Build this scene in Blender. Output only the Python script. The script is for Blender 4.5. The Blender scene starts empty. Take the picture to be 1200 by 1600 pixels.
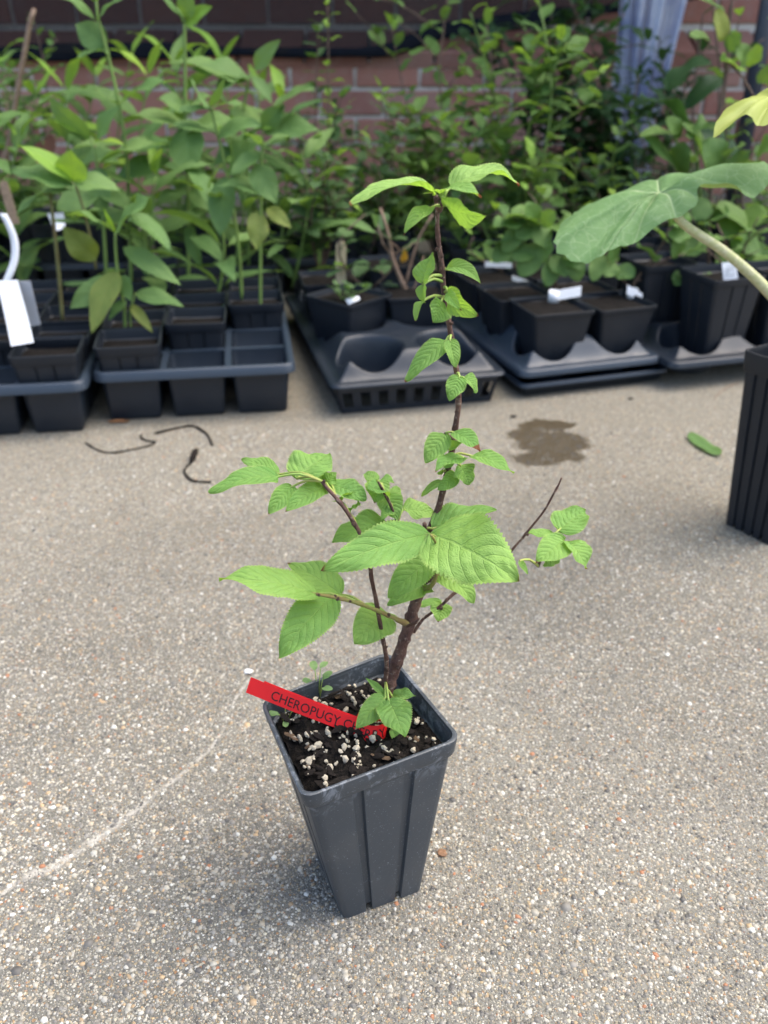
import bpy, bmesh, math, random
import numpy as np
from mathutils import Vector, Matrix, noise

scene = bpy.context.scene
rad = math.radians

# ------------------------------------------------------------------ camera, sky, sun, exposure
cam_data = bpy.data.cameras.new("camera")
camera = bpy.data.objects.new("camera", cam_data)
scene.collection.objects.link(camera)
camera.location = (0, 0, .50)
camera.rotation_euler = (rad(90 - 28.5), 0, 0)
cam_data.sensor_fit = 'VERTICAL'
cam_data.sensor_height = 34.6
cam_data.lens = 1400 / 1600 * 34.6
cam_data.clip_start = .02
cam_data.clip_end = 400
cam_data.dof.use_dof = True
cam_data.dof.focus_distance = .50
cam_data.dof.aperture_fstop = 30.3 / 3.6
scene.camera = camera

SUN_EL, SUN_AZ = rad(62), rad(70)          # azimuth from +Y towards +X
world = bpy.data.worlds.new("World")
scene.world = world
world.use_nodes = True
wn = world.node_tree
sky = wn.nodes.new('ShaderNodeTexSky')
sky.sky_type = 'NISHITA'
sky.sun_disc = False
sky.sun_elevation = SUN_EL
sky.sun_rotation = SUN_AZ
sky.air_density = 1.0
sky.dust_density = 4.0
sky.ozone_density = 1.0
wn.links.new(sky.outputs[0], wn.nodes['Background'].inputs[0])
wn.nodes['Background'].inputs[1].default_value = .15

sun_data = bpy.data.lights.new("sun", 'SUN')
sun_data.energy = 1.35
sun_data.angle = rad(72)
sun_data.color = (1, .965, .89)
sun = bpy.data.objects.new("sun", sun_data)
scene.collection.objects.link(sun)
sd = Vector((math.sin(SUN_AZ) * math.cos(SUN_EL), math.cos(SUN_AZ) * math.cos(SUN_EL), math.sin(SUN_EL)))
sun.rotation_euler = sd.to_track_quat('Z', 'Y').to_euler()

scene.view_settings.view_transform = 'Standard'
scene.view_settings.look = 'None'
scene.view_settings.gamma = 1
scene.view_settings.exposure = 1.66
scene.cycles.max_bounces = 8
scene.cycles.transparent_max_bounces = 12

POT_TOP = [(-0.0429, 0.3527, 0.134), (0.0434, 0.3978, 0.134), (0.0025, 0.4782, 0.134), (-0.0745, 0.4295, 0.134)]
POT_BOTTOM = [(-0.0256, 0.3768, 0.0), (0.0253, 0.3993, 0.0), (0.0, 0.449, 0.0), (-0.0468, 0.4283, 0.0)]
STEMS = [('main', [(-0.0016, 0.4349, 0.1143, 0.004), (0.0024, 0.4389, 0.1342, 0.00368), (0.0079, 0.4429, 0.1536, 0.0036), (0.014, 0.4449, 0.1765, 0.00352), (0.0185, 0.4469, 0.1939, 0.00336), (0.0213, 0.4479, 0.207, 0.00352), (0.0233, 0.4479, 0.2226, 0.00256), (0.0238, 0.4489, 0.2373, 0.00208), (0.0293, 0.4499, 0.2524, 0.002), (0.0327, 0.4509, 0.2655, 0.00184), (0.0357, 0.4509, 0.2816, 0.00168), (0.0381, 0.4519, 0.2968, 0.00168), (0.0396, 0.4519, 0.312, 0.00152), (0.0401, 0.4529, 0.3282, 0.00136), (0.0374, 0.4529, 0.3443, 0.00136), (0.0347, 0.4539, 0.3579, 0.00136), (0.0318, 0.4549, 0.3744, 0.0014), (0.0298, 0.4549, 0.3859, 0.00152), (0.0282, 0.4559, 0.3985, 0.0012), (0.0266, 0.4559, 0.411, 0.00112), (0.026, 0.4559, 0.4216, 0.00112), (0.0249, 0.4559, 0.4276, 0.00096)]), ('side', [(0.0008, 0.4379, 0.1361, 0.0016), (0.0016, 0.4349, 0.1599, 0.00136), (-0.0004, 0.4309, 0.1797, 0.00128), (-0.0037, 0.4269, 0.2054, 0.0012), (-0.0068, 0.4249, 0.2263, 0.0012), (-0.0089, 0.4249, 0.241, 0.0012), (-0.013, 0.4269, 0.2542, 0.0012), (-0.0192, 0.4289, 0.266, 0.0012), (-0.0244, 0.4309, 0.2728, 0.00112), (-0.0305, 0.4329, 0.2792, 0.00104), (-0.0336, 0.4339, 0.2833, 0.00088)]), ('lower', [(0.0139, 0.4429, 0.1826, 0.00176), (0.0091, 0.4349, 0.1912, 0.00152), (0.003, 0.4289, 0.1986, 0.00112), (-0.0089, 0.4149, 0.2145, 0.00112), (-0.0191, 0.4049, 0.2252, 0.00104), (-0.0273, 0.3989, 0.2317, 0.00096), (-0.0349, 0.3929, 0.2378, 0.00072)]), ('rightb', [(0.0183, 0.4449, 0.175, 0.001), (0.0241, 0.4469, 0.1831, 0.00087), (0.0348, 0.4489, 0.1925, 0.00087), (0.0446, 0.4509, 0.2018, 0.00106), (0.0574, 0.4529, 0.2114, 0.00081), (0.0722, 0.4549, 0.2232, 0.00075), (0.0842, 0.4549, 0.2403, 0.00069), (0.0908, 0.4549, 0.2509, 0.00062), (0.096, 0.4549, 0.2622, 0.00062), (0.0993, 0.4549, 0.2708, 0.0005), (0.1003, 0.4549, 0.2749, 0.0005)]), ('upper', [(0.0224, 0.4479, 0.2279, 0.0016), (0.0167, 0.4469, 0.2329, 0.00128), (0.0133, 0.4469, 0.2414, 0.00104), (0.008, 0.4469, 0.2511, 0.00096), (0.0043, 0.4469, 0.2594, 0.00088), (0.0, 0.4469, 0.2696, 0.0008), (-0.0029, 0.4469, 0.2764, 0.00064)]), ('knob', [(0.0228, 0.4479, 0.2092, 0.0024), (0.0269, 0.4409, 0.2173, 0.00192), (0.0295, 0.4369, 0.2238, 0.0016), (0.0333, 0.4309, 0.2323, 0.00136), (0.0349, 0.4289, 0.2348, 0.00096)]), ('spur', [(0.0191, 0.4469, 0.2008, 0.0024), (0.0254, 0.4389, 0.2106, 0.00176), (0.0292, 0.4309, 0.222, 0.00112), (0.0301, 0.4229, 0.2381, 0.0008), (0.0282, 0.4149, 0.2552, 0.00072), (0.0249, 0.4089, 0.2642, 0.00064)]), ('stub', [(0.0238, 0.4489, 0.2351, 0.0016), (0.0233, 0.4429, 0.2463, 0.00144), (0.023, 0.4389, 0.2544, 0.00112)]), ('node', [(0.0395, 0.4519, 0.2987, 0.00144), (0.036, 0.4489, 0.3024, 0.00128), (0.0336, 0.4469, 0.3055, 0.00088)]), ('top2', [(0.0276, 0.4559, 0.4201, 0.00096), (0.0278, 0.4499, 0.4235, 0.00104), (0.0281, 0.4469, 0.427, 0.00088)]), ('twig', [(0.0925, 0.4509, 0.223, 0.00072), (0.0901, 0.4449, 0.2227, 0.00112)]), ('thorn', [(0.0137, 0.4349, 0.187, 0.00096), (0.0187, 0.4289, 0.194, 0.00088), (0.0204, 0.4269, 0.1982, 0.00064)])]
LEAVES = [((0.0237, 0.4529, 0.4295), (-0.0151, 0.4229, 0.4281), (0.1, -0.17, 0.98), 0.0159, 1.0, 0.25, 0.04), ((0.0323, 0.4529, 0.4319), (0.0673, 0.4679, 0.4302), (0.13, -0.19, 0.97), 0.0164, 1.3, 0.3, 0.1), ((0.0266, 0.4479, 0.4294), (0.0439, 0.4229, 0.4314), (-0.15, -0.03, 0.99), 0.0117, 1.0, 0.2, 0.07), ((0.0298, 0.4479, 0.4242), (0.0458, 0.4229, 0.4236), (-0.7, -0.43, -0.57), 0.0165, 0.5, 0.1, 0.0), ((0.0224, 0.4479, 0.423), (0.0093, 0.4329, 0.4131), (0.03, -0.57, 0.82), 0.0084, 1.2, 0.3, 0.06), ((0.0189, 0.4409, 0.3885), (0.0243, 0.4489, 0.4016), (-0.62, -0.53, 0.58), 0.0138, 0.6, 0.15, 0.0), ((0.0311, 0.4579, 0.3916), (0.0485, 0.4529, 0.3855), (0.09, -0.63, 0.77), 0.0079, 2.2, 0.3, 0.03), ((0.0327, 0.4469, 0.3825), (0.0465, 0.4329, 0.3745), (-0.67, -0.73, 0.11), 0.0124, 1.4, 0.2, 0.05), ((0.0319, 0.4449, 0.3833), (0.0374, 0.4229, 0.3799), (-0.69, -0.28, 0.67), 0.0062, 1.0, 0.3, 0.07), ((0.0195, 0.4409, 0.3882), (0.0203, 0.4389, 0.3792), (-0.67, -0.74, 0.11), 0.0066, 0.6, 0.5, 0.0), ((0.0287, 0.4429, 0.3794), (0.024, 0.4329, 0.3713), (0.69, -0.62, 0.37), 0.0139, 0.7, 0.15, 0.02), ((0.0195, 0.4429, 0.3794), (0.0158, 0.4349, 0.3713), (-0.58, -0.43, 0.69), 0.0054, 0.9, 0.4, 0.05), ((0.0321, 0.4489, 0.3571), (0.0108, 0.4329, 0.3403), (-0.08, -0.67, 0.74), 0.012, 0.7, 0.2, 0.04), ((0.0337, 0.4449, 0.3587), (0.0363, 0.4329, 0.3475), (-0.04, -0.69, 0.73), 0.0082, 0.5, 0.35, 0.05), ((0.0394, 0.4449, 0.3391), (0.0338, 0.4349, 0.3291), (0.07, -0.72, 0.69), 0.0106, 0.6, 0.2, 0.0), ((0.0418, 0.4489, 0.3369), (0.0476, 0.4449, 0.3298), (0.54, -0.46, 0.7), 0.0106, 1.8, 0.2, 0.0), ((0.0333, 0.4469, 0.3055), (0.022, 0.4349, 0.2936), (-0.06, -0.67, 0.74), 0.0135, 0.6, 0.2, 0.0), ((0.0371, 0.4469, 0.3066), (0.0509, 0.4329, 0.3013), (0.06, -0.3, 0.95), 0.0125, 0.9, 0.2, 0.2), ((0.0434, 0.4449, 0.2923), (0.0269, 0.4229, 0.2941), (0.16, -0.04, 0.99), 0.0132, 0.8, 0.2, 0.05), ((0.0482, 0.4509, 0.2907), (0.0703, 0.4379, 0.286), (0.05, -0.27, 0.96), 0.0135, 0.9, 0.15, 0.0), ((0.0417, 0.4469, 0.2871), (0.0469, 0.4409, 0.2775), (0.6, -0.49, 0.63), 0.0153, 0.5, 0.1, 0.0), ((0.0401, 0.4469, 0.2812), (0.0294, 0.4369, 0.2764), (0.43, -0.72, 0.54), 0.0094, 0.6, 0.1, 0.0), ((0.0322, 0.4489, 0.2758), (0.0213, 0.4489, 0.2662), (-0.47, -0.71, 0.53), 0.005, 1.2, 0.3, 0.0), ((0.0111, 0.4569, 0.2536), (0.0296, 0.4609, 0.2481), (0.32, -0.19, 0.93), 0.0153, 0.5, 0.15, 0.0), ((-0.0579, 0.4409, 0.2826), (-0.0931, 0.4229, 0.282), (0.09, -0.2, 0.98), 0.016, 0.8, 0.15, 0.0), ((-0.0579, 0.4469, 0.2812), (-0.0785, 0.4469, 0.2898), (0.37, -0.26, 0.89), 0.0117, 0.6, 0.2, 0.0), ((-0.048, 0.4429, 0.2804), (-0.0314, 0.4649, 0.2854), (0.01, -0.23, 0.97), 0.0269, 0.4, 0.12, 0.0), ((-0.0329, 0.4469, 0.2733), (-0.0529, 0.4229, 0.2704), (0.27, -0.33, 0.91), 0.014, 0.8, 0.25, 0.04), ((-0.0506, 0.4389, 0.2773), (-0.0623, 0.4229, 0.2688), (0.24, -0.59, 0.77), 0.0119, 0.8, 0.3, 0.04), ((-0.0336, 0.4469, 0.2745), (-0.0265, 0.4509, 0.28), (-0.36, -0.48, 0.8), 0.0122, 0.6, 0.15, 0.0), ((-0.0301, 0.4489, 0.2738), (-0.0096, 0.4409, 0.2687), (0.12, -0.29, 0.95), 0.0169, 0.5, 0.12, 0.0), ((-0.0036, 0.4569, 0.2719), (-0.005, 0.4429, 0.2652), (0.05, -0.43, 0.9), 0.0145, 0.6, 0.2, 0.04), ((-0.0033, 0.4609, 0.2703), (-0.0118, 0.4649, 0.2724), (0.1, -0.29, 0.95), 0.0088, 0.5, 0.1, 0.0), ((-0.0026, 0.4609, 0.2703), (0.0058, 0.4569, 0.2706), (-0.13, -0.18, 0.97), 0.0084, 1.6, 0.1, 0.0), ((0.0011, 0.4569, 0.2636), (0.0076, 0.4429, 0.2542), (-0.14, -0.6, 0.79), 0.0153, 0.6, 0.25, 0.0), ((0.0022, 0.4669, 0.2597), (0.0109, 0.4649, 0.257), (0.23, -0.3, 0.93), 0.0108, 0.7, 0.2, 0.0), ((0.0248, 0.4249, 0.2558), (-0.0326, 0.3909, 0.2533), (0.25, -0.48, 0.84), 0.0241, 0.6, 0.1, 0.04), ((0.0254, 0.4229, 0.2569), (0.0685, 0.3809, 0.2531), (-0.28, -0.37, 0.89), 0.041, 0.7, 0.08, 0.03), ((0.0018, 0.4469, 0.2507), (-0.029, 0.4329, 0.2454), (-0.05, -0.26, 0.96), 0.0208, 0.6, 0.2, 0.0), ((-0.0365, 0.4109, 0.2257), (-0.0876, 0.4009, 0.2418), (0.33, -0.19, 0.92), 0.0239, 0.6, 0.1, 0.0), ((-0.0242, 0.4229, 0.2173), (-0.0558, 0.4409, 0.227), (0.11, -0.31, 0.94), 0.0212, 0.5, 0.15, 0.05), ((-0.0289, 0.4169, 0.22), (-0.0566, 0.3849, 0.2016), (0.06, -0.54, 0.84), 0.0246, 0.9, 0.15, 0.0), ((0.0015, 0.4429, 0.1906), (-0.0174, 0.4189, 0.1858), (0.22, -0.36, 0.91), 0.0255, 0.7, 0.15, 0.0), ((0.0274, 0.4309, 0.237), (0.0025, 0.4129, 0.2214), (-0.03, -0.63, 0.78), 0.0198, 0.9, 0.25, 0.0), ((0.0234, 0.4429, 0.2093), (0.0018, 0.4249, 0.2085), (0.3, -0.4, 0.87), 0.0132, 0.9, 0.2, 0.0), ((0.0318, 0.4429, 0.2178), (0.0514, 0.4269, 0.2085), (0.21, -0.29, 0.93), 0.0176, 1.3, 0.2, 0.0), ((0.0351, 0.4529, 0.1912), (0.0326, 0.4409, 0.1855), (0.11, -0.44, 0.89), 0.0135, 0.4, 0.25, 0.05), ((0.0215, 0.4529, 0.1893), (0.0359, 0.4589, 0.189), (0.1, -0.2, 0.97), 0.0061, 0.4, 0.1, 0.0), ((0.0244, 0.4329, 0.2454), (0.028, 0.4289, 0.2373), (0.04, -0.89, 0.46), 0.0079, 0.4, 0.1, 0.0), ((0.0275, 0.4409, 0.2499), (0.0638, 0.4469, 0.2586), (-0.18, -0.28, 0.94), 0.0222, 0.6, 0.15, 0.0), ((0.0449, 0.4469, 0.225), (0.0474, 0.4429, 0.2209), (-0.07, -0.74, 0.67), 0.0034, 0.4, 0.2, 0.0), ((0.1039, 0.4649, 0.235), (0.1235, 0.4829, 0.2387), (0.02, -0.22, 0.97), 0.0222, 0.4, 0.15, 0.0), ((0.1075, 0.4609, 0.2302), (0.088, 0.4409, 0.227), (0.25, -0.38, 0.89), 0.0189, 0.8, 0.15, 0.05), ((0.1091, 0.4609, 0.2298), (0.118, 0.4449, 0.2205), (0.32, -0.34, 0.89), 0.0169, 1.0, 0.3, 0.03), ((0.1012, 0.4649, 0.2319), (0.0847, 0.4589, 0.2362), (0.3, -0.15, 0.94), 0.0094, 0.5, 0.1, 0.0), ((0.1033, 0.4629, 0.2215), (0.0952, 0.4569, 0.2153), (0.6, -0.8, -0.02), 0.0146, 0.5, 0.1, 0.0), ((0.0769, 0.4329, 0.2336), (0.0804, 0.4229, 0.2306), (-0.25, -0.36, 0.9), 0.0036, 0.4, 0.2, 0.0), ((0.0008, 0.4229, 0.1426), (-0.0166, 0.4029, 0.1363), (0.17, -0.43, 0.89), 0.0146, 0.7, 0.15, 0.0), ((0.0027, 0.4209, 0.1428), (0.0123, 0.3949, 0.1367), (-0.14, -0.27, 0.95), 0.0213, 0.7, 0.15, 0.0), ((0.0055, 0.4289, 0.1375), (0.019, 0.4249, 0.1419), (-0.35, -0.16, 0.93), 0.0098, 1.2, 0.2, 0.0), ((0.0016, 0.4269, 0.1387), (-0.0113, 0.4309, 0.1513), (0.54, -0.47, 0.7), 0.005, 0.3, 0.4, 0.0), ((0.0046, 0.4129, 0.1273), (0.0111, 0.4029, 0.1183), (0.04, -0.66, 0.75), 0.0062, 0.7, 0.4, 0.0), ((0.0172, 0.4489, 0.2317), (0.008, 0.4409, 0.2432), (0.84, -0.37, 0.41), 0.0084, 0.8, 0.2, 0.0), ((0.0, 0.4509, 0.2672), (-0.0092, 0.4409, 0.2751), (0.49, 0.22, 0.84), 0.0158, 0.8, 0.2, 0.0), ((0.0321, 0.4489, 0.2814), (0.0391, 0.4429, 0.2906), (-0.71, 0.2, 0.68), 0.0116, 0.9, 0.2, 0.0), ((0.0355, 0.4489, 0.2955), (0.0423, 0.4449, 0.3011), (-0.71, -0.44, 0.55), 0.006, 0.9, 0.3, 0.04), ((0.0211, 0.4489, 0.1995), (0.0288, 0.4329, 0.2128), (-0.78, 0.14, 0.62), 0.0093, 0.9, 0.2, 0.0), ((-0.0195, 0.4449, 0.2572), (-0.0131, 0.4389, 0.2662), (-0.7, 0.25, 0.67), 0.0102, 0.8, 0.2, 0.0), ((-0.0249, 0.4469, 0.2644), (-0.0176, 0.4389, 0.273), (-0.59, 0.28, 0.76), 0.0125, 0.8, 0.2, 0.0), ((-0.0347, 0.4489, 0.2758), (-0.0411, 0.4469, 0.2828), (0.75, -0.13, 0.65), 0.0124, 0.8, 0.2, 0.0), ((0.0233, 0.4469, 0.238), (0.0158, 0.4369, 0.2497), (0.89, -0.17, 0.42), 0.0113, 0.8, 0.2, 0.0), ((0.0323, 0.4489, 0.2955), (0.0259, 0.4429, 0.3024), (-0.76, 0.63, -0.16), 0.0055, 0.9, 0.2, 0.0), ((0.0044, 0.4509, 0.2565), (-0.0014, 0.4389, 0.2568), (0.3, -0.11, 0.95), 0.0078, 0.9, 0.2, 0.0), ((0.0252, 0.4469, 0.2354), (0.032, 0.4269, 0.2432), (-0.41, 0.2, 0.89), 0.0093, 1.0, 0.2, 0.0), ((0.0152, 0.4489, 0.2108), (0.0081, 0.4369, 0.2238), (0.89, -0.05, 0.45), 0.0097, 0.9, 0.2, 0.0), ((-0.0089, 0.4409, 0.23), (-0.0144, 0.4329, 0.2395), (0.59, 0.42, 0.69), 0.0113, 0.8, 0.2, 0.0), ((0.0375, 0.4469, 0.2224), (0.0427, 0.4409, 0.2322), (-0.72, 0.35, 0.6), 0.0122, 0.9, 0.2, 0.0)]
TAG_PATH = [(-0.0835, 0.434, 0.1433), (-0.0707, 0.43, 0.1401), (-0.0508, 0.424, 0.1351), (-0.0311, 0.418, 0.1308), (-0.0162, 0.413, 0.1282)]
STEM_BASE = (-0.0012, 0.4349, 0.118)
SPROUT = [(-0.0608, 0.4267, 0.119), (-0.0423, 0.4471, 0.119)]
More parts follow.
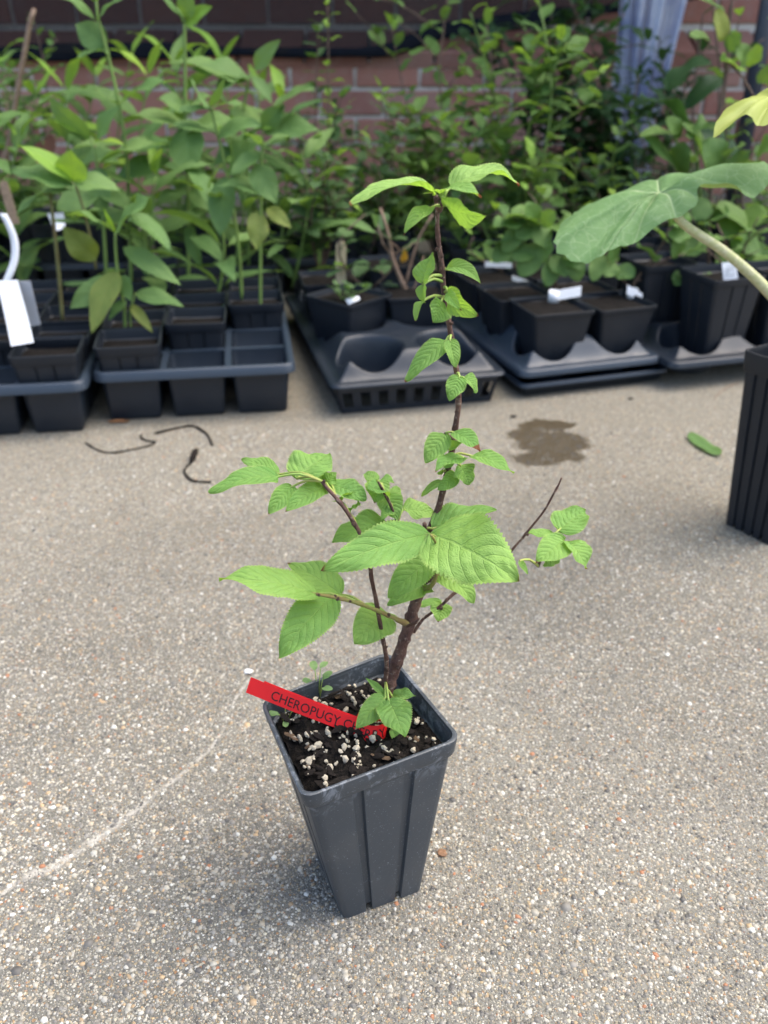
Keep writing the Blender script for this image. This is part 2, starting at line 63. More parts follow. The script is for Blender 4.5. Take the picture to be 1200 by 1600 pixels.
BACKGROUND = {'front_seedling': ([[(-0.3861, 1.3, 0.09, 0.003), (-0.3816, 1.3, 0.1364, 0.0026), (-0.3844, 1.3, 0.1832, 0.0024), (-0.3816, 1.3, 0.2284, 0.0022), (-0.3793, 1.3, 0.2443, 0.0018)], [(-0.3766, 1.3, 0.09, 0.002), (-0.3738, 1.3, 0.1317, 0.0018), (-0.362, 1.3, 0.1572, 0.0015)]], [((-0.381, 1.3, 0.243), (-0.441, 1.28, 0.271), (0.44, -0.12, 0.89), 0.0551, 0.9), ((-0.376, 1.3, 0.246), (-0.322, 1.28, 0.294), (-0.69, -0.37, 0.63), 0.0702, 0.3), ((-0.351, 1.3, 0.268), (-0.3, 1.28, 0.222), (0.49, -0.46, 0.74), 0.0417, 0.5), ((-0.371, 1.3, 0.223), (-0.289, 1.28, 0.173), (0.25, -0.69, 0.69), 0.0284, 0.6), ((-0.384, 1.3, 0.189), (-0.418, 1.25, 0.113), (0.0, -0.83, 0.55), 0.0428, 0.5), ((-0.361, 1.3, 0.157), (-0.289, 1.28, 0.142), (0.0, -0.6, 0.8), 0.0304, 0.5), ((-0.389, 1.3, 0.176), (-0.455, 1.28, 0.14), (-0.19, -0.67, 0.72), 0.0373, 0.6), ((-0.371, 1.3, 0.14), (-0.339, 1.28, 0.104), (0.03, -0.86, 0.51), 0.0159, 1.0), ((-0.379, 1.3, 0.243), (-0.385, 1.28, 0.282), (0.1, -0.9, -0.43), 0.0084, 0.2), ((-0.379, 1.3, 0.183), (-0.364, 1.28, 0.151), (0.0, -0.85, 0.53), 0.0239, 0.3), ((-0.378, 1.3, 0.146), (-0.401, 1.28, 0.123), (0.07, -0.78, 0.62), 0.021, 0.5)]), 'corner_seedling': ([[(-0.4979, 1.36, 0.0945, 0.0032), (-0.4911, 1.36, 0.1686, 0.003), (-0.4856, 1.36, 0.2435, 0.0028), (-0.4833, 1.36, 0.2883, 0.0024)], [(-0.4335, 1.36, 0.1782, 0.0026), (-0.4373, 1.36, 0.2571, 0.0024), (-0.4448, 1.36, 0.2971, 0.002)]], [((-0.444, 1.36, 0.302), (-0.51, 1.34, 0.353), (0.63, -0.39, 0.67), 0.0358, 0.5), ((-0.446, 1.36, 0.304), (-0.436, 1.34, 0.348), (-0.29, -0.89, -0.35), 0.0466, 0.3), ((-0.451, 1.36, 0.292), (-0.53, 1.34, 0.258), (-0.3, -0.33, 0.89), 0.0571, 1.0), ((-0.447, 1.36, 0.297), (-0.528, 1.34, 0.319), (0.3, -0.18, 0.94), 0.0483, 0.6), ((-0.442, 1.36, 0.302), (-0.374, 1.34, 0.291), (0.08, -0.27, 0.96), 0.0405, 0.7), ((-0.431, 1.36, 0.192), (-0.467, 1.34, 0.245), (0.49, -0.87, 0.0), 0.0415, 0.6), ((-0.453, 1.36, 0.248), (-0.401, 1.34, 0.265), (-0.35, -0.13, 0.93), 0.0531, 0.6)]), 'tall_seedling': ([[(-0.4412, 1.55, 0.0778, 0.004), (-0.4319, 1.55, 0.1548, 0.0036), (-0.4174, 1.55, 0.3082, 0.0034), (-0.4189, 1.55, 0.3934, 0.0032), (-0.4274, 1.55, 0.4723, 0.003), (-0.434, 1.55, 0.5127, 0.0026), (-0.432, 1.55, 0.5503, 0.0022)]], [((-0.437, 1.55, 0.507), (-0.481, 1.53, 0.538), (0.59, -0.04, 0.81), 0.0317, 0.6), ((-0.434, 1.55, 0.507), (-0.387, 1.53, 0.535), (-0.53, -0.06, 0.84), 0.0274, 0.6), ((-0.426, 1.55, 0.472), (-0.474, 1.57, 0.502), (-0.01, -0.83, 0.55), 0.042, 0.5), ((-0.422, 1.55, 0.464), (-0.466, 1.53, 0.457), (-0.03, -0.25, 0.97), 0.0476, 0.8), ((-0.417, 1.55, 0.39), (-0.533, 1.53, 0.402), (0.14, -0.22, 0.97), 0.0531, 0.7), ((-0.416, 1.55, 0.391), (-0.316, 1.53, 0.424), (-0.34, -0.19, 0.92), 0.0591, 0.7), ((-0.435, 1.55, 0.532), (-0.437, 1.53, 0.558), (0.05, -0.79, -0.61), 0.01, 0.3), ((-0.434, 1.55, 0.532), (-0.414, 1.53, 0.558), (-0.39, -0.85, -0.36), 0.0092, 0.3), ((-0.418, 1.55, 0.318), (-0.338, 1.53, 0.334), (-0.23, -0.19, 0.95), 0.054, 0.6), ((-0.417, 1.55, 0.314), (-0.494, 1.53, 0.299), (-0.11, -0.27, 0.96), 0.0592, 0.8), ((-0.424, 1.55, 0.228), (-0.36, 1.53, 0.189), (0.22, -0.69, 0.69), 0.0357, 0.8), ((-0.424, 1.55, 0.228), (-0.478, 1.53, 0.201), (-0.13, -0.66, 0.74), 0.0411, 0.8)]), 'fork_seedling': ([[(-0.4591, 1.48, 0.1076, 0.0034), (-0.4477, 1.48, 0.2406, 0.0032), (-0.4461, 1.48, 0.3169, 0.0028), (-0.4499, 1.48, 0.35, 0.0022)]], [((-0.451, 1.48, 0.349), (-0.499, 1.46, 0.408), (-0.1, -0.91, -0.39), 0.0356, 0.4), ((-0.452, 1.48, 0.346), (-0.501, 1.46, 0.375), (0.53, -0.07, 0.84), 0.0235, 0.5), ((-0.441, 1.48, 0.348), (-0.392, 1.46, 0.395), (-0.52, -0.84, 0.18), 0.0349, 0.4), ((-0.445, 1.48, 0.343), (-0.391, 1.46, 0.339), (-0.01, -0.24, 0.97), 0.0257, 0.6), ((-0.443, 1.48, 0.306), (-0.444, 1.46, 0.23), (-0.0, -0.97, 0.25), 0.0342, 0.7), ((-0.444, 1.48, 0.308), (-0.322, 1.46, 0.341), (-0.29, -0.21, 0.93), 0.0561, 0.7), ((-0.446, 1.48, 0.27), (-0.512, 1.46, 0.244), (-0.25, -0.33, 0.91), 0.0621, 0.8), ((-0.445, 1.48, 0.27), (-0.388, 1.46, 0.234), (0.38, -0.4, 0.84), 0.0418, 0.8)]), 'lime_tipped_seedling': ([[(-0.3572, 1.62, 0.0587, 0.004), (-0.3397, 1.62, 0.2267, 0.0036), (-0.3291, 1.62, 0.3693, 0.0032), (-0.3201, 1.62, 0.4637, 0.003), (-0.3163, 1.62, 0.5088, 0.0026)]], [((-0.316, 1.62, 0.503), (-0.267, 1.6, 0.526), (-0.5, -0.77, 0.4), 0.0273, 0.5), ((-0.318, 1.62, 0.505), (-0.345, 1.6, 0.538), (0.72, 0.14, 0.68), 0.031, 0.5), ((-0.315, 1.62, 0.509), (-0.296, 1.6, 0.552), (-0.48, -0.86, -0.19), 0.0337, 0.5), ((-0.328, 1.62, 0.379), (-0.369, 1.6, 0.395), (0.39, -0.08, 0.92), 0.0416, 0.6), ((-0.328, 1.62, 0.377), (-0.275, 1.6, 0.399), (-0.42, -0.11, 0.9), 0.0414, 0.6), ((-0.33, 1.62, 0.35), (-0.319, 1.56, 0.281), (-0.02, -0.75, 0.66), 0.0636, 0.4), ((-0.331, 1.62, 0.35), (-0.414, 1.6, 0.369), (0.26, -0.19, 0.95), 0.0607, 0.7), ((-0.33, 1.62, 0.345), (-0.24, 1.6, 0.361), (-0.22, -0.2, 0.95), 0.0559, 0.7), ((-0.362, 1.62, 0.3), (-0.464, 1.6, 0.261), (-0.16, -0.64, 0.75), 0.0438, 0.8), ((-0.358, 1.62, 0.32), (-0.467, 1.6, 0.306), (-0.07, -0.26, 0.96), 0.0569, 0.6), ((-0.337, 1.62, 0.248), (-0.401, 1.6, 0.22), (-0.13, -0.65, 0.75), 0.0427, 0.8), ((-0.336, 1.62, 0.248), (-0.275, 1.6, 0.22), (0.13, -0.65, 0.75), 0.0362, 0.8), ((-0.343, 1.62, 0.194), (-0.323, 1.6, 0.121), (0.08, -0.96, 0.28), 0.027, 0.6)]), 'drooping_seedling': ([[(-0.2367, 1.48, 0.0969, 0.0032), (-0.2358, 1.48, 0.1908, 0.003), (-0.2449, 1.48, 0.2935, 0.0028), (-0.2545, 1.48, 0.3536, 0.0026), (-0.2625, 1.48, 0.3939, 0.0022)]], [((-0.263, 1.48, 0.391), (-0.282, 1.46, 0.432), (-0.75, -0.38, -0.54), 0.0335, 0.4), ((-0.263, 1.48, 0.393), (-0.233, 1.46, 0.434), (0.36, -0.71, -0.61), 0.0149, 0.4), ((-0.248, 1.48, 0.291), (-0.254, 1.43, 0.209), (-0.0, -0.85, 0.52), 0.046, 0.5), ((-0.244, 1.48, 0.3), (-0.192, 1.46, 0.341), (-0.66, -0.31, 0.69), 0.0691, 0.5), ((-0.255, 1.48, 0.352), (-0.183, 1.46, 0.368), (-0.26, -0.18, 0.95), 0.0468, 0.7), ((-0.256, 1.48, 0.354), (-0.325, 1.46, 0.365), (0.21, -0.19, 0.96), 0.0514, 0.7), ((-0.261, 1.48, 0.388), (-0.205, 1.46, 0.395), (-0.19, -0.18, 0.96), 0.0295, 0.8), ((-0.262, 1.48, 0.388), (-0.311, 1.46, 0.384), (0.02, -0.23, 0.97), 0.0297, 0.8)]), 'wide_topped_seedling': ([[(-0.2627, 1.72, 0.0315, 0.0034), (-0.2507, 1.72, 0.1985, 0.0032), (-0.2473, 1.72, 0.3087, 0.003), (-0.2442, 1.72, 0.3818, 0.0026), (-0.2295, 1.72, 0.43, 0.0022)]], [((-0.223, 1.72, 0.434), (-0.174, 1.7, 0.479), (-0.52, -0.83, 0.19), 0.0311, 0.3), ((-0.234, 1.72, 0.424), (-0.291, 1.7, 0.395), (-0.31, -0.37, 0.87), 0.0779, 0.8), ((-0.228, 1.72, 0.424), (-0.193, 1.7, 0.379), (0.25, -0.8, 0.55), 0.0216, 0.7), ((-0.191, 1.72, 0.374), (-0.12, 1.7, 0.407), (-0.46, -0.15, 0.88), 0.0683, 0.4), ((-0.214, 1.72, 0.335), (-0.11, 1.7, 0.336), (-0.05, -0.23, 0.97), 0.0595, 0.6), ((-0.213, 1.72, 0.345), (-0.269, 1.7, 0.365), (0.38, -0.13, 0.92), 0.0792, 0.5), ((-0.215, 1.72, 0.34), (-0.171, 1.7, 0.379), (-0.55, -0.81, 0.21), 0.0368, 0.4), ((-0.238, 1.72, 0.417), (-0.327, 1.7, 0.435), (0.23, -0.2, 0.95), 0.063, 0.7), ((-0.242, 1.72, 0.412), (-0.38, 1.7, 0.443), (0.24, -0.22, 0.95), 0.063, 0.7), ((-0.248, 1.72, 0.298), (-0.309, 1.7, 0.277), (-0.22, -0.32, 0.92), 0.0657, 0.7)]), 'yellow_leaved_seedling': ([[(-0.2023, 1.44, 0.076, 0.0028), (-0.1956, 1.44, 0.1793, 0.0026), (-0.1882, 1.44, 0.2759, 0.0024), (-0.1818, 1.44, 0.3443, 0.002)]], [((-0.188, 1.44, 0.329), (-0.228, 1.42, 0.305), (-0.12, -0.67, 0.74), 0.031, 0.6), ((-0.195, 1.44, 0.315), (-0.163, 1.42, 0.262), (0.09, -0.91, 0.4), 0.0409, 0.5), ((-0.196, 1.44, 0.248), (-0.199, 1.42, 0.192), (-0.01, -0.94, 0.34), 0.0358, 0.4), ((-0.18, 1.44, 0.252), (-0.142, 1.42, 0.226), (0.13, -0.68, 0.72), 0.0222, 0.8), ((-0.184, 1.44, 0.343), (-0.208, 1.42, 0.364), (0.57, 0.14, 0.81), 0.0376, 0.4), ((-0.181, 1.44, 0.343), (-0.139, 1.42, 0.356), (-0.33, -0.1, 0.94), 0.0416, 0.5), ((-0.188, 1.44, 0.276), (-0.251, 1.42, 0.288), (0.24, -0.17, 0.95), 0.0515, 0.7)]), 'arching_blueberry': ([[(0.604, 1.66, 0.0478, 0.003), (0.582, 1.66, 0.209, 0.0028), (0.5742, 1.66, 0.305, 0.0026), (0.5694, 1.66, 0.4055, 0.0024), (0.5627, 1.66, 0.4999, 0.0022), (0.5589, 1.66, 0.5539, 0.002)], [(0.5843, 1.66, 0.209, 0.0018), (0.5989, 1.66, 0.2416, 0.0016), (0.6146, 1.66, 0.2789, 0.0014), (0.6253, 1.66, 0.3102, 0.0012)], [(0.5623, 1.66, 0.2577, 0.0016), (0.5148, 1.66, 0.2736, 0.0014), (0.4465, 1.66, 0.2821, 0.0012)], [(0.6333, 1.66, 0.3809, 0.002), (0.5979, 1.66, 0.4248, 0.0018), (0.5607, 1.66, 0.4534, 0.0016), (0.5242, 1.66, 0.4814, 0.0014)]], [((0.558, 1.66, 0.478), (0.529, 1.64, 0.523), (0.53, -0.85, -0.04), 0.0326, 0.4), ((0.533, 1.66, 0.48), (0.494, 1.64, 0.486), (0.23, -0.13, 0.96), 0.0322, 0.4), ((0.564, 1.66, 0.465), (0.577, 1.64, 0.489), (-0.71, -0.68, -0.19), 0.0278, 0.4), ((0.608, 1.66, 0.44), (0.604, 1.64, 0.474), (0.17, -0.86, -0.48), 0.033, 0.3), ((0.596, 1.66, 0.434), (0.553, 1.64, 0.449), (0.36, -0.1, 0.93), 0.0559, 0.5), ((0.634, 1.66, 0.415), (0.629, 1.64, 0.445), (0.31, -0.81, -0.5), 0.0286, 0.4), ((0.603, 1.66, 0.444), (0.572, 1.64, 0.471), (0.64, -0.74, 0.19), 0.0334, 0.4), ((0.517, 1.66, 0.274), (0.437, 1.64, 0.334), (0.62, -0.16, 0.77), 0.0389, 0.5), ((0.521, 1.66, 0.272), (0.51, 1.64, 0.326), (-0.88, -0.35, -0.31), 0.0496, 0.4), ((0.565, 1.66, 0.276), (0.507, 1.64, 0.358), (0.82, -0.14, 0.55), 0.0872, 0.3), ((0.505, 1.66, 0.338), (0.434, 1.64, 0.334), (0.01, -0.24, 0.97), 0.0481, 0.5), ((0.511, 1.66, 0.334), (0.474, 1.64, 0.363), (0.6, -0.77, 0.24), 0.0308, 0.4), ((0.518, 1.66, 0.338), (0.547, 1.64, 0.348), (-0.34, -0.03, 0.94), 0.0813, 0.4), ((0.589, 1.66, 0.268), (0.542, 1.64, 0.328), (0.48, -0.87, 0.08), 0.07, 0.4), ((0.614, 1.66, 0.282), (0.604, 1.64, 0.312), (0.51, -0.79, -0.34), 0.0439, 0.3), ((0.589, 1.66, 0.295), (0.616, 1.64, 0.323), (-0.67, 0.14, 0.73), 0.0532, 0.6), ((0.645, 1.66, 0.295), (0.668, 1.64, 0.333), (-0.78, 0.21, 0.59), 0.0627, 0.5), ((0.573, 1.66, 0.231), (0.55, 1.64, 0.196), (-0.02, -0.86, 0.51), 0.0384, 0.5), ((0.58, 1.66, 0.22), (0.662, 1.64, 0.174), (0.23, -0.68, 0.7), 0.0516, 0.7), ((0.596, 1.66, 0.192), (0.681, 1.64, 0.135), (0.28, -0.7, 0.65), 0.0517, 0.6), ((0.572, 1.66, 0.187), (0.609, 1.64, 0.213), (-0.57, 0.01, 0.82), 0.07, 0.5), ((0.634, 1.66, 0.176), (0.676, 1.64, 0.213), (-0.66, -0.02, 0.75), 0.0751, 0.5), ((0.58, 1.66, 0.153), (0.531, 1.64, 0.135), (-0.04, -0.62, 0.79), 0.0391, 0.5), ((0.605, 1.66, 0.142), (0.64, 1.64, 0.106), (0.21, -0.75, 0.63), 0.0367, 0.5), ((0.656, 1.66, 0.153), (0.697, 1.64, 0.112), (0.24, -0.75, 0.61), 0.0432, 0.5)]), 'dark_squash': ([[(0.731, 2.05, -0.0141, 0.005), (0.6976, 2.05, 0.1407, 0.0045), (0.6556, 2.05, 0.3098, 0.004)], [(0.6976, 2.05, 0.1407, 0.004), (0.6277, 2.05, 0.272, 0.0035), (0.5892, 2.05, 0.3469, 0.003)]], [((0.699, 2.05, 0.407), (0.624, 2.03, 0.346), (-0.31, -0.73, 0.61), 0.0501, 0.9), ((0.584, 2.05, 0.383), (0.661, 2.03, 0.437), (-0.59, -0.15, 0.79), 0.1036, 0.7), ((0.643, 2.05, 0.304), (0.527, 2.03, 0.372), (0.53, -0.19, 0.83), 0.1178, 0.8), ((0.662, 2.05, 0.31), (0.751, 2.03, 0.234), (0.34, -0.74, 0.59), 0.0732, 0.9)]), 'tag_shrub': ([[(0.2805, 1.46, 0.1182, 0.0034), (0.276, 1.46, 0.1442, 0.003), (0.265, 1.46, 0.1749, 0.0024), (0.2494, 1.46, 0.2148, 0.0018), (0.2389, 1.46, 0.2441, 0.0014)], [(0.276, 1.46, 0.1442, 0.002), (0.2872, 1.46, 0.1799, 0.0016), (0.3051, 1.46, 0.2049, 0.0012)], [(0.2756, 1.46, 0.1494, 0.0018), (0.2414, 1.46, 0.1749, 0.0014), (0.2041, 1.46, 0.195, 0.0012)], [(0.2701, 1.46, 0.1647, 0.0016), (0.2543, 1.46, 0.2049, 0.0013), (0.2172, 1.46, 0.2246, 0.0011)]], [((0.248, 1.46, 0.223), (0.184, 1.44, 0.238), (0.28, -0.17, 0.95), 0.0575, 0.5), ((0.249, 1.46, 0.225), (0.196, 1.44, 0.248), (0.43, -0.11, 0.9), 0.0441, 0.5), ((0.249, 1.46, 0.223), (0.265, 1.44, 0.248), (-0.72, -0.69, -0.07), 0.027, 0.4), ((0.242, 1.46, 0.225), (0.217, 1.44, 0.259), (0.61, -0.79, -0.0), 0.0333, 0.4), ((0.241, 1.46, 0.223), (0.255, 1.44, 0.191), (0.0, -0.84, 0.54), 0.0346, 0.4), ((0.235, 1.46, 0.223), (0.207, 1.44, 0.207), (-0.01, -0.61, 0.79), 0.0337, 0.5), ((0.222, 1.46, 0.225), (0.17, 1.44, 0.223), (0.05, -0.22, 0.97), 0.0521, 0.5), ((0.217, 1.46, 0.225), (0.188, 1.44, 0.185), (-0.05, -0.88, 0.48), 0.0304, 0.5), ((0.26, 1.46, 0.215), (0.304, 1.44, 0.226), (-0.3, -0.12, 0.95), 0.0662, 0.5), ((0.254, 1.46, 0.205), (0.25, 1.44, 0.167), (-0.01, -0.88, 0.47), 0.0366, 0.4), ((0.25, 1.46, 0.195), (0.217, 1.44, 0.147), (-0.08, -0.9, 0.43), 0.041, 0.4), ((0.274, 1.46, 0.17), (0.26, 1.44, 0.131), (-0.03, -0.89, 0.46), 0.0308, 0.5), ((0.287, 1.46, 0.18), (0.318, 1.44, 0.159), (-0.1, -0.78, 0.61), 0.0315, 0.5), ((0.296, 1.46, 0.19), (0.313, 1.44, 0.139), (0.06, -0.92, 0.38), 0.0351, 0.4), ((0.287, 1.46, 0.18), (0.324, 1.44, 0.184), (-0.19, -0.14, 0.97), 0.0537, 0.5), ((0.204, 1.46, 0.195), (0.173, 1.44, 0.169), (0.04, -0.81, 0.58), 0.0308, 0.5), ((0.204, 1.46, 0.197), (0.161, 1.44, 0.194), (0.04, -0.22, 0.97), 0.0451, 0.5), ((0.269, 1.46, 0.175), (0.292, 1.44, 0.147), (-0.02, -0.82, 0.57), 0.0312, 0.4), ((0.241, 1.46, 0.185), (0.203, 1.44, 0.174), (0.07, -0.57, 0.82), 0.0313, 0.5)]), 'tag_shrub_b': ([[(0.405, 1.46, 0.1108, 0.003), (0.4082, 1.46, 0.1338, 0.0026), (0.4233, 1.46, 0.1596, 0.0022), (0.4449, 1.46, 0.195, 0.0018), (0.4547, 1.46, 0.2246, 0.0014)], [(0.4061, 1.46, 0.1338, 0.0018), (0.4462, 1.46, 0.1442, 0.0016), (0.4968, 1.46, 0.1524, 0.0012)], [(0.4033, 1.46, 0.1234, 0.0016), (0.3788, 1.46, 0.1442, 0.0014), (0.3725, 1.46, 0.1698, 0.0012)], [(0.4151, 1.46, 0.1442, 0.0014), (0.4528, 1.46, 0.1698, 0.0012), (0.4871, 1.46, 0.1799, 0.001)]], [((0.497, 1.46, 0.149), (0.513, 1.44, 0.133), (-0.13, -0.69, 0.71), 0.0277, 0.5), ((0.502, 1.46, 0.149), (0.538, 1.44, 0.131), (0.05, -0.63, 0.77), 0.0259, 0.5), ((0.487, 1.46, 0.149), (0.465, 1.44, 0.134), (0.17, -0.71, 0.68), 0.0247, 0.4), ((0.373, 1.46, 0.17), (0.354, 1.44, 0.199), (0.65, -0.75, -0.1), 0.0317, 0.4), ((0.376, 1.46, 0.154), (0.401, 1.44, 0.147), (-0.14, -0.5, 0.86), 0.0342, 0.4), ((0.373, 1.46, 0.165), (0.353, 1.44, 0.147), (0.13, -0.73, 0.67), 0.0267, 0.4), ((0.452, 1.46, 0.215), (0.482, 1.44, 0.207), (0.06, -0.28, 0.96), 0.0514, 0.5), ((0.448, 1.46, 0.2), (0.414, 1.44, 0.224), (0.56, 0.03, 0.83), 0.0534, 0.5), ((0.455, 1.46, 0.225), (0.452, 1.44, 0.257), (0.15, -0.85, -0.51), 0.0242, 0.4), ((0.487, 1.46, 0.18), (0.504, 1.44, 0.194), (-0.46, 0.23, 0.86), 0.0581, 0.4), ((0.473, 1.46, 0.175), (0.454, 1.44, 0.204), (0.66, -0.75, -0.1), 0.031, 0.4), ((0.453, 1.46, 0.223), (0.478, 1.44, 0.233), (-0.37, 0.03, 0.93), 0.0528, 0.5), ((0.432, 1.46, 0.17), (0.403, 1.44, 0.194), (0.6, 0.09, 0.79), 0.0494, 0.5), ((0.349, 1.46, 0.18), (0.335, 1.44, 0.139), (-0.03, -0.89, 0.45), 0.0266, 0.4)]), 'dead_vine': ([[(-0.771, 1.9, 0.2166, 0.0065), (-0.7448, 1.9, 0.2828, 0.006), (-0.6987, 1.9, 0.4029, 0.0055), (-0.6564, 1.9, 0.5103, 0.005), (-0.6462, 1.9, 0.5269, 0.0045)], [(-0.7425, 1.9, 0.2946, 0.003), (-0.7105, 1.9, 0.2768, 0.002), (-0.6598, 1.9, 0.3121, 0.0016), (-0.6494, 1.9, 0.3352, 0.0014)]], [((-0.681, 1.9, 0.3), (-0.672, 1.88, 0.244), (0.04, -0.94, 0.34), 0.0277, 0.5), ((-0.656, 1.9, 0.312), (-0.652, 1.88, 0.267), (0.01, -0.91, 0.41), 0.0251, 0.5)]), 'dry_shrub': ([[(0.0432, 1.5, 0.0936, 0.005), (0.03, 1.5, 0.1238, 0.0045), (0.0127, 1.5, 0.166, 0.0036), (0.0084, 1.5, 0.1968, 0.003), (-0.0062, 1.5, 0.242, 0.0024)], [(0.0344, 1.5, 0.1109, 0.0026), (0.0475, 1.5, 0.166, 0.0022), (0.0575, 1.5, 0.1968, 0.002), (0.0785, 1.5, 0.2321, 0.0016)], [(0.0127, 1.5, 0.166, 0.002), (-0.0021, 1.5, 0.1866, 0.0016), (-0.0104, 1.5, 0.2171, 0.0012)], [(0.0432, 1.5, 0.0958, 0.002), (0.0586, 1.5, 0.1344, 0.0016), (0.0654, 1.5, 0.166, 0.0012)], [(0.0127, 1.5, 0.168, 0.0016), (0.042, 1.5, 0.1815, 0.0012), (0.0503, 1.5, 0.1887, 0.001)]], [((0.032, 1.5, 0.156), (0.033, 1.48, 0.183), (-0.11, -0.8, -0.59), 0.0126, 0.4), ((-0.01, 1.5, 0.215), (-0.02, 1.48, 0.236), (0.77, -0.6, -0.21), 0.0163, 0.4)])}

# ------------------------------------------------------------------ helpers
COL = scene.collection
RNG = random.Random(7)

def link(o, parent=None):
    COL.objects.link(o)
    if parent: o.parent = parent
    return o

def obj(name, mesh, mat=None, parent=None, loc=None, rotz=None):
    if mat is not None and len(mesh.materials) == 0: mesh.materials.append(mat)
    o = bpy.data.objects.new(name, mesh)
    if loc is not None: o.location = loc
    if rotz is not None: o.rotation_euler = (0, 0, rotz)
    return link(o, parent)

def empty(name, loc=(0, 0, 0), rotz=0):
    o = bpy.data.objects.new(name, None)
    o.location = loc; o.rotation_euler = (0, 0, rotz); o.empty_display_size = .02
    return link(o)

def tag(o, label, cat=None, group=None, kind=None):
    o['label'] = label
    if cat: o['category'] = cat
    if group: o['group'] = group
    if kind: o['kind'] = kind
    return o

def mesh_from(name, verts, faces, smooth=True, mat=None):
    me = bpy.data.meshes.new(name)
    me.from_pydata([tuple(v) for v in verts], [], faces)
    if smooth: me.polygons.foreach_set('use_smooth', [True] * len(me.polygons))
    if mat: me.materials.append(mat)
    me.update()
    return me

class MB:
    """collects vertices and faces for one mesh"""
    def __init__(s): s.v = []; s.f = []
    def loft(s, rings, closed=True, cap0=False, cap1=False):
        n = len(rings[0]); o = len(s.v)
        for r_ in rings: s.v.extend(tuple(p) for p in r_)
        for i in range(len(rings) - 1):
            for j in range(n if closed else n - 1):
                a = o + i * n + j; b = o + i * n + (j + 1) % n
                s.f.append((a, b, b + n, a + n))
        if cap0: s.f.append(tuple(o + j for j in reversed(range(n))))
        if cap1: s.f.append(tuple(o + (len(rings) - 1) * n + j for j in range(n)))
    def box(s, x0, x1, y0, y1, z0, z1):
        o = len(s.v)
        s.v += [(x0,y0,z0),(x1,y0,z0),(x1,y1,z0),(x0,y1,z0),(x0,y0,z1),(x1,y0,z1),(x1,y1,z1),(x0,y1,z1)]
        s.f += [(o,o+3,o+2,o+1),(o+4,o+5,o+6,o+7),(o,o+1,o+5,o+4),(o+1,o+2,o+6,o+5),(o+2,o+3,o+7,o+6),(o+3,o,o+4,o+7)]
    def tube(s, pts, radii, n=8, jitter=0):
        pts = [Vector(p) for p in pts]; rings = []
        ref = None
        for i, p in enumerate(pts):
            d = (pts[min(i+1, len(pts)-1)] - pts[max(i-1, 0)]).normalized()
            if ref is None: ref = d.orthogonal().normalized()
            ref = (ref - d * ref.dot(d)).normalized()
            b = d.cross(ref); ring = []
            for k in range(n):
                a = 2 * math.pi * k / n
                rr = radii[i] * (1 + (RNG.uniform(-jitter, jitter) if jitter else 0))
                ring.append(p + (ref * math.cos(a) + b * math.sin(a)) * rr)
            rings.append(ring)
        s.loft(rings, True, True, True)
    def mesh(s, name, smooth=True, mat=None): return mesh_from(name, s.v, s.f, smooth, mat)

def resample(pts, step):
    """Catmull-Rom through 4-tuples (x,y,z,r)"""
    out = []
    P = [np.array(p) for p in pts]
    for i in range(len(P) - 1):
        p0 = P[max(i-1, 0)]; p1 = P[i]; p2 = P[i+1]; p3 = P[min(i+2, len(P)-1)]
        n = max(1, int(np.linalg.norm((p2 - p1)[:3]) / step))
        for k in range(n):
            t = k / n
            out.append(.5 * (2*p1 + (p2-p0)*t + (2*p0-5*p1+4*p2-p3)*t*t + (3*p1-p0-3*p2+p3)*t**3))
    out.append(P[-1])
    return out

# ------------------------------------------------------------------ materials
def new_mat(name):
    m = bpy.data.materials.new(name); m.use_nodes = True
    nt = m.node_tree; nt.nodes.clear()
    out = nt.nodes.new('ShaderNodeOutputMaterial')
    return m, nt, out

